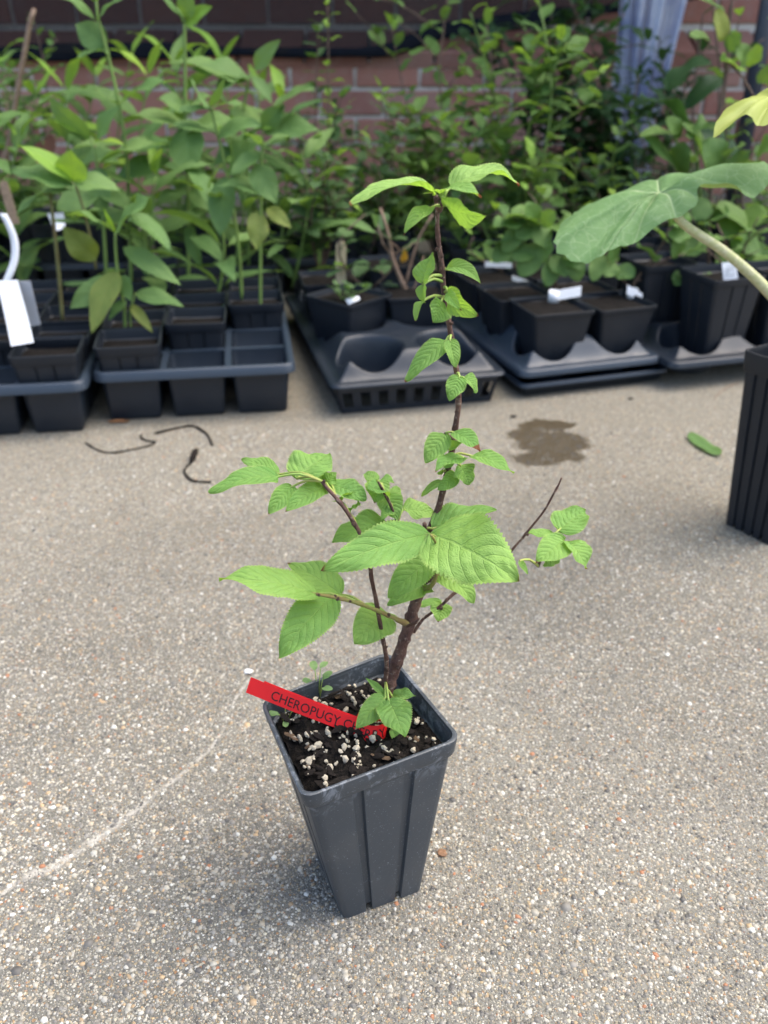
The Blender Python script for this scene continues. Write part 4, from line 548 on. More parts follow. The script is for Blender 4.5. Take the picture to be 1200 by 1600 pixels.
def hem_lift(x):
    f = min(1, max(0, (x + .02) / .22)); f = f * f * (3 - 2 * f)
    return .055 * f + .13 * max(0, x - .20)
vs, fs = [], []
for j in range(nz + 1):
    for i in range(nx + 1):
        x = -2.2 + i * 3.2 / nx; lift = hem_lift(x)
        z = .425 + lift * (1 - j / nz) + j / nz * 1.9
        vs.append((x, -.0 + .012 * math.sin(x * 9 + 1) + .006 * math.sin(x * 23) + .004 * math.sin(z * 14), z))
for j in range(nz):
    for i in range(nx):
        a = j * (nx + 1) + i; fs.append((a, a + 1, a + nx + 2, a + nx + 1))
net = empty('shade_cloth', (0, WALL_Y - .035, 0))
tag(net, 'black woven shade cloth hung over the upper brick wall', 'shade cloth')
obj('cloth', mesh_from('cloth', vs, fs), net_mat(), net)
mb = MB(); pts = []
for i in range(60):
    x = -2.2 + i * 3.2 / 59; lift = hem_lift(x)
    pts.append((x, -.012 + .010 * math.sin(x * 11), .430 + lift + .003 * math.sin(x * 7)))
rings = []
for p in pts:
    rings.append([(p[0], p[1] + .004 * math.cos(a), p[2] + (.018 + .006 * math.sin(p[0] * 5.3) + .003 * math.sin(p[0] * 17)) * math.sin(a)) for a in [k * math.pi / 4 for k in range(8)]])
mb.loft(rings, True, True, True)
obj('hem', mb.mesh('hem'), simple('black_hem', (.010, .012, .017), .9, .08, 60, .2), net)

# added overhang, unseen, put in to shade the wall and the back rows
mb = MB(); mb.box(-5, 5, -.80, .6, 2.35, 2.47); mb.box(-5, 5, -.83, -.80, 2.30, 2.50)
o = obj('added_shade_overhang', mb.mesh('added_shade_overhang', False), simple('shade_overhang_grey', (.45, .43, .40), .7, .2, 20, .1), None, (0, WALL_Y, 0))
tag(o, 'added unseen overhang that shades the brick wall', kind='structure')

# pale plastic sheeting at the right and the dark post beside it
def sheet_mat():
    m, nt, out = new_mat('milky_plastic_sheet'); h = N(nt)
    tc = h.n('ShaderNodeTexCoord').outputs['Object']
    c = h.mix(h.smooth(h.noise(tc, 7, 3, .6), .4, .65), (.70, .73, .80, 1), (.30, .36, .55, 1))
    b = h.bsdf(c, .35, .5)
    tr = h.n('ShaderNodeBsdfTranslucent'); tr.inputs[0].default_value = (.6, .65, .78, 1)
    mx = h.n('ShaderNodeMixShader'); mx.inputs[0].default_value = .3
    nt.links.new(b.outputs[0], mx.inputs[1]); nt.links.new(tr.outputs[0], mx.inputs[2]); nt.links.new(mx.outputs[0], out.inputs[0]); return m
vs, fs = [], []; nx, nz = 60, 24
for j in range(nz + 1):
    for i in range(nx + 1):
        a = i / nx; z = j / nz * .95
        x = a * .18 + .02 * math.sin(z * 5 + a * 4) - (1 - j / nz) * .03
        y = .030 * math.sin(a * 24) * (.5 + .5 * z) + .012 * math.sin(a * 61 + z * 6)
        vs.append((x, y, z))
for j in range(nz):
    for i in range(nx):
        a = j * (nx + 1) + i; fs.append((a, a + 1, a + nx + 2, a + nx + 1))
o = obj('plastic_sheet', mesh_from('plastic_sheet', vs, fs), sheet_mat(), None, (.66, 2.86, .0))
tag(o, 'milky blue-white plastic sheet hanging in folds behind the dark bush', 'plastic sheet')
mb = MB(); rr_ = []
for z in (0, .9):
    rr_.append([(.022 * math.cos(a) * (1.15 if z == 0 else 1), .022 * math.sin(a), z) for a in [k * math.pi / 6 for k in range(12)]])
mb.loft(rr_, True, True, True)
o = obj('post', mb.mesh('post'), plastic('slate_post', (.035, .042, .055), .5), None, (1.045, 2.80, 0))
tag(o, 'slate grey post beside the plastic sheet', 'post')

# ------------------------------------------------------------------ pots
def sq_ring(rf=.16, gr=((.28, .44), (-.44, -.28)), depth=0.0, e=.025, arc=4):
    """unit rounded square, counter-clockwise, with optional grooves; returns [(u, v, in_groove)]"""
    side = [(-(1 - rf), 0)]
    for a, b in sorted(gr):
        side += [(a, 0), (a + e, 1), ((a + b) / 2, 1), (b - e, 1), (b, 0)]
    side += [(0, 0)]
    side = sorted(side); side.append((1 - rf, 0))
    pts = []
    for k in range(4):
        c, s = [(1, 0), (0, 1), (-1, 0), (0, -1)][k]
        for t, gflag in side:
            q = (t, -1 + depth * gflag)
            pts.append((q[0] * c - q[1] * s, q[0] * s + q[1] * c, gflag))
        for a in range(1, arc):
            th = -math.pi / 2 + a / arc * math.pi / 2
            q = (1 - rf + rf * math.cos(th), -(1 - rf) + rf * math.sin(th))
            pts.append((q[0] * c - q[1] * s, q[0] * s + q[1] * c, 0))
    return pts

def bil(cn, u, v):
    """corner order: (-,-) (+,-) (+,+) (-,+)"""
    a, b, c, d = [np.array(q) for q in cn]
    return ((1-u)*(1-v)*a + (1+u)*(1-v)*b + (1+u)*(1+v)*c + (1-u)*(1+v)*d) / 4

def pot_meshes(top, bot, H, rim_h=.012, lip=.0016, soil_drop=.012, gd=.065, gr=((.28, .44), (-.44, -.28)), rf=.16, foot=.005, wall_t=.0018):
    """returns body, rim and the inner outline at soil level"""
    top = [np.array(q, float) for q in top]; bot = [np.array(q, float) for q in bot]
    def ring(z, off=0, depth=0, zoff=None, rfx=rf):
        f = z / H
        cn = [b * (1 - f) + t * f for b, t in zip(bot, top)]
        for q in cn: q[2] = z
        ctr = sum(cn) / 4; hw = np.linalg.norm(cn[1] - cn[0]) / 2
        sc = 1 + off / hw
        out = []
        for u, v, gfl in sq_ring(rfx, gr, depth):
            p = bil(cn, u * sc, v * sc)
            p[2] = z + (zoff * gfl if zoff else 0)
            out.append(tuple(p))
        return out
    mb = MB()
    zr = H - rim_h
    rings = [ring(.0005, 0, gd, foot), ring(.006, 0, gd, foot * .8), ring(H * .3, 0, gd), ring(H * .6, 0, gd), ring(zr - .004, 0, gd), ring(zr - .0005, 0, gd * .8)]
    mb.loft(rings)
    mb.loft([ring(.003, -.004), ring(.0031, -.03 if H > .1 else -.02)], True, True, True)     # underside
    # inner face
    mb.loft([ring(H - .0006, lip - wall_t - .0006), ring(zr, lip - wall_t - .0008), ring(zr - .001, -wall_t), ring(zr - .0015, -wall_t - .0005), ring(H * .5, -wall_t - .0008)])
    body = mb.mesh('pot_body'); body.set_sharp_from_angle(angle=rad(24))
    mb = MB()
    mb.loft([ring(zr, -.0004), ring(zr, lip), ring(zr + .0012, lip + .0004), ring(H - .0022, lip + .0005), ring(H - .0005, lip + .0003), ring(H, lip - .0006), ring(H - .0004, lip - wall_t - .0002), ring(H - .0026, lip - wall_t - .0008)])
    rim = mb.mesh('pot_rim'); rim.set_sharp_from_angle(angle=rad(50))
    zs = H - soil_drop
    return body, rim, (lambda sc, z: ring(z, -wall_t - .001 + sc)), zs

def soil_mesh(ring_fn, zs, n=14, amp=.003, seed=1, scale=90):
    outer = ring_fn(0, zs); ctr = np.mean(np.array(outer), 0)
    rings = []
    for i in range(n + 1):
        f = i / n
        rings.append([])
        for p in outer:
            q = ctr + (np.array(p) - ctr) * (1 - f)
            d = noise.fractal(Vector((q[0] * scale, q[1] * scale, seed)), 1, 2, 3)
            rings[-1].append((q[0], q[1], zs + amp * d + amp * .8 * math.sin(f * 3)))
    mb = MB(); mb.loft(rings)
    return mb.mesh('soil')

M_SOIL = simple('potting_soil', (.0045, .0038, .0034), .9, .15, 380, .5, 1.0, .003, col2=(.013, .010, .008))
M_PERLITE = simple('perlite', (.46, .42, .33), .8, .2, 500, .25, .6, .001, col2=(.60, .50, .36))
M_CHIP = simple('bark_chip', (.009, .0075, .007), .85, .2, 300, .5, .8, .001, col2=(.030, .022, .017))
M_TANCHIP = simple('tan_chip', (.20, .13, .08), .85, .2, 300, .4, .8, .001)

def rock_mesh(name, seed, mat, flat=.8, sub=1):
    bm = bmesh.new(); bmesh.ops.create_icosphere(bm, subdivisions=sub, radius=1)
    r = random.Random(seed)
    for v in bm.verts: v.co *= r.uniform(.68, 1.15); v.co.z *= flat
    me = bpy.data.meshes.new(name); bm.to_mesh(me); bm.free(); me.materials.append(mat)
    return me

# the pot in front
H0 = .134
ctr0 = np.mean(np.array(POT_BOTTOM), 0)
pot = empty('plant_pot', tuple(ctr0))
tag(pot, 'scuffed grey square plastic pot holding the cherry shrub, front centre', 'pot')
tl = [np.array(q) - ctr0 for q in POT_TOP]; bl = [np.array(q) - ctr0 for q in POT_BOTTOM]
body, rim, rfn, zs = pot_meshes(tl, bl, H0, .0125, .0016, .013)
obj('pot_body', body, M_POT, pot); obj('pot_rim', rim, M_POT, pot)
soil0 = obj('soil', soil_mesh(rfn, zs, 34, .0045, 2, 120), M_SOIL, pot)
ring = np.array(rfn(-.003, zs)); c_s = ring.mean(0)
def on_soil(r):
    k = r.randrange(len(ring)); f = math.sqrt(r.random())
    k2 = (k + 1) % len(ring); w = r.random()
    return c_s + (ring[k] * w + ring[k2] * (1 - w) - c_s) * f
r = random.Random(11)
PER = [rock_mesh('perlite', i, M_PERLITE, .85) for i in range(5)]
for i in range(270):
    p = on_soil(r)
    o = obj('perlite', r.choice(PER), None, soil0, (p[0], p[1], zs + .0034 + r.uniform(0, .0030)))
    s = min(.0027, max(.0007, r.lognormvariate(-6.65, .48)))
    o.scale = (s * r.uniform(.8, 1.3), s, s * r.uniform(.7, 1)); o.rotation_euler = (r.uniform(0, 3), r.uniform(0, 3), r.uniform(0, 6))
CH = [rock_mesh('bark_chip', 30 + i, M_CHIP, .35, 1) for i in range(4)]
CHT = rock_mesh('bark_chip', 40, M_TANCHIP, .3, 1)
for i in range(210):
    p = on_soil(r)
    o = obj('bark_chip', CHT if i % 16 == 0 else r.choice(CH), None, soil0, (p[0], p[1], zs + .0030 + r.uniform(0, .0030)))
    s = r.uniform(.0012, .0036); o.scale = (s * r.uniform(1, 2.2), s * .8, s * .8)
    o.rotation_euler = (r.uniform(-.5, .5), r.uniform(-.5, .5), r.uniform(0, 6))

# ------------------------------------------------------------------ leaf meshes
def leaf_mesh(name, L, W, sag=.6, fold=.15, brown=0., nl=40, nw=7, p=.55, q=.85, teeth=0, tooth=.0, vein=0., nv=9, seed=0, wave=.05, twist=0., crinkle=0.):
    """blade along +Y from the origin, upper face +Z, chord from base to tip of length L"""
    r = random.Random(seed)
    pk = p / (p + q); mx = pk ** p * (1 - pk) ** q
    w1, w2, w3 = r.uniform(0, 6), r.uniform(0, 6), r.uniform(2.0, 3.5)
    # centre line
    cl = [(0., 0.)]; k = sag
    for i in range(nl):
        th = k / 2 - k * (i + .5) / nl
        cl.append((cl[-1][0] + math.cos(th) / nl, cl[-1][1] + math.sin(th) / nl))
    sc = L / cl[-1][0]
    vs, fs, at = [], [], []
    for i in range(nl + 1):
        s = i / nl; th = k / 2 - k * s
        y0, z0 = cl[i][0] * sc, cl[i][1] * sc
        ss = min(max(s, .0), 1.)
        hw = W / 2 * (ss ** p) * ((1 - ss) ** q) / mx
        if s < .03: hw = max(hw, W * .02)
        tw = twist * s
        for j in range(-nw, nw + 1):
            t = j / nw
            ww = hw
            if teeth and abs(j) == nw:
                ww = hw * (1 + tooth * ((s * teeth + (0 if j > 0 else .4)) % 1.0 - .5)) if hw > 0 else 0
            x = t * ww
            up = abs(x) * math.tan(fold) + wave * W * (t * t) * math.sin(s * w3 * 3 + w1 + (2 if t > 0 else 0))
            up += wave * .5 * W * abs(t) * math.sin(s * 14 + w2 + (1.5 if t > 0 else 0))
            if vein:
                ph = (s - .30 * abs(t) ** 1.2) * nv
                d = abs(ph - math.floor(ph) - .5) * 2          # 1 on the vein
                up += vein * W * ((1 - d) ** .7 - .5) * min(1, 3 * (1 - abs(t)) + .25) * min(1, abs(t) * 5) * min(1, 6 * (1 - s))
                up -= vein * W * .9 * max(0, 1 - abs(t) * 7)
            if crinkle: up += crinkle * W * noise.noise(Vector((t * 5.5 + seed * 3.1, s * 9.0, seed))) * 1.6
            xx = x * math.cos(fold * .6)
            # side veins sweep forward: shift the rows towards the tip at the margin
            fy = 0
            vs.append((xx * math.cos(tw) - up * math.sin(tw), y0 - math.sin(th) * up + fy, z0 + math.cos(th) * up * math.cos(tw) + xx * math.sin(tw)))
            at.append((s, t, brown))
    n = 2 * nw + 1
    for i in range(nl):
        for j in range(n - 1):
            a = i * n + j; fs.append((a, a + 1, a + n + 1, a + n))
    me = mesh_from(name, vs, fs)
    A = me.attributes.new('leaf', 'FLOAT_VECTOR', 'POINT')
    A.data.foreach_set('vector', [c for v in at for c in v])
    return me

def frame(b, t, n):
    """matrix: +Y from b to t, +Z near n"""
    y = (Vector(t) - Vector(b)).normalized(); z = Vector(n); x = y.cross(z).normalized(); z = x.cross(y)
    m = Matrix((x, y, z)).transposed().to_4x4(); m.translation = Vector(b)
    return m

# ------------------------------------------------------------------ the cherry shrub
base = Vector(STEM_BASE)
shrub = empty('cherry_shrub', base)
tag(shrub, 'young cherry shrub with bright green toothed leaves in the grey pot', 'shrub')
stem_pts = []
for name, pts in STEMS:
    rs = resample([tuple(Vector(q[:3]) - base) + (q[3],) for q in pts], .0028)
    r = random.Random(len(name))
    P_, R_ = [], []
    for i, q in enumerate(rs):
        d = noise.noise_vector(Vector((q[0] * 60, q[1] * 60, q[2] * 60))) * .0006
        P_.append(Vector(q[:3]) + d); node_ = 1 + .28 * max(0, math.sin(i * 1.15 + len(name))) ** 6
        R_.append(q[3] * node_ * r.uniform(.94, 1.06))
        stem_pts.append(P_[-1])
    mb = MB(); mb.tube(P_, R_, 12, .13)
    obj('trunk' if name == 'main' else 'branch', mb.mesh('stem'), M_OLIVESHOOT if name in ('lower', 'spur') else M_BARK, shrub)
# buds
BUD = rock_mesh('bud', 3, M_BARK, 1.0)
r = random.Random(4)
for i in range(46):
    p = stem_pts[r.randrange(8, len(stem_pts))]
    o = obj('bud', BUD, None, shrub, p + Vector((r.uniform(-1, 1), r.uniform(-1, .3), r.uniform(-.5, 1))) * .0016)
    s = r.uniform(.0007, .0014); o.scale = (s, s, s * 1.5); o.rotation_euler = (r.uniform(-.6, .6), r.uniform(-.6, .6), 0)
for i, (b, t, n, W, sag, fold, br) in enumerate(LEAVES):
    b = Vector(b); t = Vector(t); L = (t - b).length
    narrow = W / L < .28
    me = leaf_mesh('leaf', L, W, sag, fold, br, nl=90, nw=7, p=.46 if not narrow else .8, q=.86 if not narrow else 1.0, teeth=30 if L > .022 else 22.5, tooth=.15, vein=.012, nv=8, seed=i, wave=.075, crinkle=.022, twist=RNG.uniform(-.3, .3))
    lo = obj('leaf', me, M_LEAF, shrub)
    lo.matrix_local = Matrix.Translation(-base) @ frame(b, t, n)
    # petiole to the nearest shoot
    bl_ = b - base
    near = min(stem_pts, key=lambda p: (p - bl_).length + max(0, (p.z - bl_.z)) * .6)
    dd = (bl_ - near).length
    if .0012 < dd < .05:
        mid = (near + bl_) / 2 + Vector((0, 0, dd * .12))
        q = [(*near, .0009), (*mid, .00075), (*bl_, .0007), (*(bl_ + (t - b) * .12 + Vector(n) * .0001), .00035)]
        rs = resample(q, .004)
        mb = MB(); mb.tube([v[:3] for v in rs], [v[3] for v in rs], 6)
        obj('petiole', mb.mesh('petiole'), M_PETIOLE, shrub)

# ------------------------------------------------------------------ red label tape looped round the stem
TAGP = [Vector(p) for p in TAG_PATH]
bandh = .0104
up0 = Vector((.10, .38, .92)).normalized()
path = []
for i in range(len(TAGP) - 1):
    for k in range(8): path.append(TAGP[i].lerp(TAGP[i + 1], k / 8))
path.append(TAGP[-1])
flag_n = len(path)
# the loop: leaves the flag, passes in front of the stem, round behind it and back
lc = TAGP[-1] + Vector((.0092, .0030, -.0008)); j = TAGP[-1]
loop = []
rx, ry = .0088, .0088
a0 = math.atan2(j.y - lc.y, j.x - lc.x)
for k in range(1, 33):
    a = a0 + k / 33 * 2 * math.pi
    rr = (j - lc).xy.length * (1 - k / 8) + rx * (k / 8) if k < 8 else (rx if k < 26 else rx + ((j - lc).xy.length - rx) * (k - 25) / 8)
    loop.append(Vector((lc.x + rr * math.cos(a), lc.y + rr * math.sin(a) * .9, j.z - .002 * math.sin(k / 33 * math.pi))))
full = path + loop + [j + Vector((0, .0006, 0))]
strip = empty('plant_label', lc)
tag(strip, 'red tape label looped round the cherry stem, black lettering', 'label')
def strip_mesh(pts, h0, h1, off):
    mb = MB(); ra, rb = [], []
    for i, p in enumerate(pts):
        d = (pts[min(i+1, len(pts)-1)] - pts[max(i-1, 0)]).normalized()
        u_ = (up0 - d * up0.dot(d)).normalized(); nrm = d.cross(u_)
        ra.append((p + u_ * h0 + nrm * off - lc, p + u_ * h1 + nrm * off - lc, p + u_ * h1 + nrm * (off - .00022) - lc, p + u_ * h0 + nrm * (off - .00022) - lc))
    mb.loft(ra, True, True, True)
    return mb.mesh('tape', False)
tape0 = obj('tape', strip_mesh(full, -bandh / 2, bandh / 2, 0), M_RED, strip)
# second ply of the flag, stuck on behind, a little shorter and out of line
ply = [p.copy() for p in path[5:]]
obj('tape', strip_mesh(ply, -bandh / 2 + .0009, bandh / 2 + .0008, -.0004), M_RED, strip)
# lettering, bent along the tape
fc = bpy.data.curves.new('lettering', 'FONT'); fc.body = 'CHEROPUGY CHERRY'; fc.size = .0092; fc.resolution_u = 3
fo = bpy.data.objects.new('lettering_tmp', fc); COL.objects.link(fo)
dg = bpy.context.evaluated_depsgraph_get(); dg.update()
tm = bpy.data.meshes.new_from_object(fo.evaluated_get(dg))
bpy.data.objects.remove(fo)
bm = bmesh.new(); bm.from_mesh(tm)
bmesh.ops.triangulate(bm, faces=bm.faces[:])
for _ in range(2):
    bmesh.ops.subdivide_edges(bm, edges=[e for e in bm.edges if e.calc_length() > .0012], cuts=1)
walk = full[:flag_n + 16]
ln = [0]
for a, b in zip(walk, walk[1:]): ln.append(ln[-1] + (b - a).length)
xs = [v.co.x for v in bm.verts]; xmax = max(xs)
start = .0155; scale_x = (ln[flag_n + 11] - start) / xmax
for v in bm.verts:
    s = start + v.co.x * scale_x
    i = max(0, min(len(ln) - 2, int(np.searchsorted(ln, s)) - 1))
    f = (s - ln[i]) / max(1e-9, ln[i+1] - ln[i])
    p = walk[i].lerp(walk[i+1], f)
    d = (walk[min(i+2, len(walk)-1)] - walk[max(i-1, 0)]).normalized()
    u_ = (up0 - d * up0.dot(d)).normalized(); nrm = d.cross(u_)
    v.co = p + u_ * (v.co.y - .0034) * .92 + nrm * .00018 - lc
lm_ = bpy.data.meshes.new('lettering'); bm.to_mesh(lm_); bm.free()
obj('lettering', lm_, M_INK, tape0)

# ------------------------------------------------------------------ two weeds at the rim
M_WEED = leaf_mat('weed_leaf', (.16, .27, .10), (.16, .26, .10), (.22, .34, .12), (.25, .42, .08), .5, nv=4, bump=.2)
WL = leaf_mesh('leaf', .010, .0065, .5, .15, 0, nl=10, nw=3, p=.6, q=.5)
def weed(p, label, spec, s=1):
    e = empty('weed', Vector(p)); tag(e, label, 'weed')
    for az, ht, tilt, sc in spec:
        tip = Vector((math.cos(az) * .004 * s, math.sin(az) * .004 * s, ht * s))
        mb = MB(); mb.tube([(0, 0, -.004), tip * .6, tip], [.0004, .00035, .0003], 5)
        obj('stem', mb.mesh('stem'), M_PETIOLE, e)
        lo = obj('leaf', WL, M_WEED, e)
        lo.matrix_local = Matrix.Translation(tip) @ Matrix.Rotation(az - math.pi / 2, 4, 'Z') @ Matrix.Rotation(tilt, 4, 'X') @ Matrix.Scale(sc * s, 4)
weed(SPROUT[0] if False else tuple(SPROUT[0]), 'tiny two-leaved weed at the left corner of the grey pot', [(3.4, .008, .25, .8), (.1, .009, .3, .85), (1.7, .014, .9, .75), (4.8, .005, .1, .6)])
weed(tuple(SPROUT[1]), 'tiny clover-leaved weed behind the red label', [(2.6, .012, .2, .75), (-.6, .013, .2, .8), (.6, .016, .4, .8), (1.9, .022, .2, .8), (1.0, .024, .1, .7)], 1.0)
# ------------------------------------------------------------------ trays
def rr_ring(w, d, r_, z, off=0, arc=5):
    pts = []
    x0, x1, y0, y1 = -off, w + off, -off, d + off
    rr = max(.001, r_ + off)
    for cx, cy, a0 in ((x1 - rr, y0 + rr, -90), (x1 - rr, y1 - rr, 0), (x0 + rr, y1 - rr, 90), (x0 + rr, y0 + rr, 180)):
        for k in range(arc + 1):
            a = rad(a0 + 90 * k / arc)
            pts.append((cx + rr * math.cos(a), cy + rr * math.sin(a), z))
    return pts

def cup_mesh(w, d, taper, z0, z1, r_=.01):
    mb = MB()
    t = taper
    def rg(z, off=0):
        f = (z - z0) / (z1 - z0); sh = (1 - f) * t
        return [(x - w / 2, y - d / 2, z_) for x, y, z_ in rr_ring(w, d, r_, z, off - sh, 4)]
    zz = [z0, z0 + .003, z0 + (z1 - z0) * .5, z1]
    rings = [rg(z) for z in zz]
    rings[0] = [(x * .95, y * .95, z) for x, y, z in rings[0]]
    mb.loft(rings, True, True)
    mb.loft([rg(z1, -.0012), rg(z0 + .004, -.0014)], True, False, True)
    return mb.mesh('cell')

def cell_tray(O, X, nx, ny, H, label, group=None, mat=None, pitch=None):
    O = Vector((O[0], O[1], 0)); v = Vector((X[0], X[1], 0)) - O
    yaw = math.atan2(v.y, v.x); W = v.length
    p = pitch or W / nx; D = p * ny + .008
    t = empty('seed_tray', O, yaw); tag(t, label, 'tray', group)
    mb = MB(); r_ = .014
    mb.loft([rr_ring(W, D, r_, H - .013, .0050), rr_ring(W, D, r_, H - .002, .0035), rr_ring(W, D, r_, H, .0015), rr_ring(W, D, r_, H, -.005), rr_ring(W, D, r_, H - .002, -.0068), rr_ring(W, D, r_, H - .008, -.0075)])
    obj('rim', mb.mesh('rim'), mat or M_SLATE, t)
    mx = (W - nx * p) / 2
    for i in range(1, nx):
        mb = MB(); mb.box(mx + i * p - .0045, mx + i * p + .0045, .006, D - .006, H - .012, H - .0035); obj('web', mb.mesh('web', False), mat or M_SLATE, t)
    for i in range(1, ny):
        mb = MB(); mb.box(.006, W - .006, .004 + i * p - .0045, .004 + i * p + .0045, H - .013, H - .004); obj('web', mb.mesh('web', False), mat or M_SLATE, t)
    cm = cup_mesh(p - .008, p - .008, .0065, .001, H - .006); cm.materials.append(mat or M_BLACK)
    spots = {}
    for i in range(nx):
        for k in range(ny):
            c = (mx + (i + .5) * p, .004 + (k + .5) * p, 0)
            obj('cell', cm, None, t, c)
            spots[i, k] = O + Matrix.Rotation(yaw, 3, 'Z') @ Vector(c)
    return t, spots, yaw

def pocket_tray(name, O, X, D, nx, ny, zl, zp, zb, label, mat, skirt=None, R=.046, step=.0020):
    O = Vector((O[0], O[1], 0)); v = Vector((X[0], X[1], 0)) - O
    yaw = math.atan2(v.y, v.x); W = v.length
    t = empty(name, O, yaw); tag(t, label, 'tray')
    px, py = (W - .012) / nx, (D - .012) / ny
    ctr = [(.006 + (i + .5) * px, .006 + (k + .5) * py) for i in range(nx) for k in range(ny)]
    m = .004
    gx, gy = int((W - 2 * m) / step), int((D - 2 * m) / step)
    xs = np.linspace(m, W - m, gx); ys = np.linspace(m, D - m, gy)
    XX, YY = np.meshgrid(xs, ys)
    de = np.minimum(np.minimum(XX, W - XX), np.minimum(YY, D - YY))
    s = np.clip((de - .006) / .036, 0, 1); s = s * s * (3 - 2 * s)
    Z = zl + (zp - zl) * s
    for cx, cy in ctr:
        rr = np.hypot(XX - cx, YY - cy)
        cone = np.where(rr < R - .009, zb, zb + (rr - (R - .009)) / .009 * (zp - zb))
        Z = np.minimum(Z, np.maximum(cone, zb))
        lipd = np.abs(rr - R * 1.05)
        Z = np.where((rr > R) & (lipd < .004), Z - 0.0012 * (1 - lipd / .004), Z)
    for _ in range(2): Z[1:-1, 1:-1] = (Z[1:-1, 1:-1] * 2 + Z[:-2, 1:-1] + Z[2:, 1:-1] + Z[1:-1, :-2] + Z[1:-1, 2:]) / 6
    vs = np.stack([XX, YY, Z], -1).reshape(-1, 3)
    idx = np.arange(gx * gy).reshape(gy, gx)
    fs = np.stack([idx[:-1, :-1], idx[:-1, 1:], idx[1:, 1:], idx[1:, :-1]], -1).reshape(-1, 4)
    obj('deck', mesh_from('deck', vs.tolist(), fs.tolist()), mat, t)
    mb = MB(); r_ = .012
    lipz = .010 if skirt is None else .004
    mb.loft([rr_ring(W, D, r_, zl - lipz, .0045), rr_ring(W, D, r_, zl - .002, .0035), rr_ring(W, D, r_, zl, .0015), rr_ring(W, D, r_, zl + .0004, -.003), rr_ring(W, D, r_, zl - .0003, -.0052)])
    obj('rim', mb.mesh('rim'), mat, t)
    if skirt:
        zlo, zhi = .010, zl - .016
        def side(L, place):
            n = max(3, int(L / .0285)); pw = L / n
            mb = MB()
            def bx(a, b, z0, z1):
                q = [place(a, z0), place(b, z0), place(b, z1), place(a, z1), place(a, z0, .0025), place(b, z0, .0025), place(b, z1, .0025), place(a, z1, .0025)]
                o_ = len(mb.v); mb.v += q
                mb.f += [(o_, o_+1, o_+2, o_+3), (o_+5, o_+4, o_+7, o_+6), (o_+4, o_, o_+3, o_+7), (o_+1, o_+5, o_+6, o_+2), (o_+3, o_+2, o_+6, o_+7), (o_+4, o_+5, o_+1, o_)]
            bx(0, L, .0008, zlo); bx(0, L, zhi, zl - .003)
            for i in range(n):
                bx(i * pw, i * pw + pw * .24, zlo + .0003, zhi - .0003); bx((i + 1) * pw - pw * .22, (i + 1) * pw, zlo + .0003, zhi - .0003)
            return mb.mesh('side_panel', False)
        ins = lambda z: .004 + .010 * (1 - z / zl)
        obj('side_panel', side(1, lambda a, z, e=0: (ins(z) + a * (W - 2 * ins(z)), ins(z) + e, z)) if False else side(W, lambda a, z, e=0: (ins(z) + a / W * (W - 2 * ins(z)), ins(z) + e, z)), M_BLACK, t)
        obj('side_panel', side(D, lambda a, z, e=0: (ins(z) + e, D - ins(z) - a / D * (D - 2 * ins(z)), z)), M_BLACK, t)
        obj('side_panel', side(D, lambda a, z, e=0: (W - ins(z) - e, ins(z) + a / D * (D - 2 * ins(z)), z)), M_BLACK, t)
        obj('side_panel', side(W, lambda a, z, e=0: (W - ins(z) - a / W * (W - 2 * ins(z)), D - ins(z) - e, z)), M_BLACK, t)
    else:
        mb = MB(); rings = []
        for z, rr in ((zb - .004, R - .013), (zb - .001, R - .010), (zl - .004, R - .002)):
            rings.append([(rr * math.cos(a), rr * math.sin(a), z) for a in [k * math.pi / 12 for k in range(24)]])
        mb.loft(rings, True, True)
        cm = mb.mesh('cup'); cm.materials.append(M_BLACK)
        for c in ctr: obj('cup', cm, None, t, (c[0], c[1], 0))
    spots = {}
    for i in range(nx):
        for k in range(ny):
            c = ctr[i * ny + k]; spots[i, k] = O + Matrix.Rotation(yaw, 3, 'Z') @ Vector((c[0], c[1], 0))
    return t, spots, yaw

LBL_A = 'black cell tray with empty front cells, left of the slotted tray'
trayA, SA, yawA = cell_tray((-0.4, 1.179, 0.078), (-0.13, 1.219, 0.078), 3, 6, .078, LBL_A)
trayL, SL, yawL = cell_tray((-0.663, 1.108, 0.078), (-0.408, 1.146, 0.078), 3, 6, .078, 'black cell tray cut off by the left picture edge')
trayC, SC, yawC = pocket_tray('slotted_tray', (-0.072, 1.204, 0.05), (0.178, 1.263, 0.05), .50, 2, 4, .050, .084, .020, 'black tray with round pockets and slotted sides, behind the cherry shrub', M_BLACK, True, .050)
# carrier tray standing in a flat tray
Of, Xf = Vector((0.208, 1.276, 0.02)), Vector((0.452, 1.353, 0.02))
v = Xf - Of; yawF = math.atan2(v.y, v.x)
ft = empty('flat_tray', (Of.x, Of.y, 0), yawF); tag(ft, 'shallow black flat tray under the slate pocket tray', 'tray')
mb = MB(); W_, D_, h_ = v.length, .36, .024
mb.loft([rr_ring(W_, D_, .012, .001, -.014), rr_ring(W_, D_, .012, .004, -.010), rr_ring(W_, D_, .012, h_ - .007, -.003), rr_ring(W_, D_, .012, h_ - .0065, .001)], True, True)
mb.loft([rr_ring(W_, D_, .012, h_, -.005), rr_ring(W_, D_, .012, .005, -.012), rr_ring(W_, D_, .012, .0045, -.03)], True, False, True)
obj('pan', mb.mesh('pan'), M_BLACK, ft)
mb = MB(); mb.loft([rr_ring(W_, D_, .012, h_ - .0065, .0012), rr_ring(W_, D_, .012, h_ - .001, .0014), rr_ring(W_, D_, .012, h_, 0), rr_ring(W_, D_, .012, h_, -.005)])
obj('rim', mb.mesh('rim'), M_SLATE, ft)
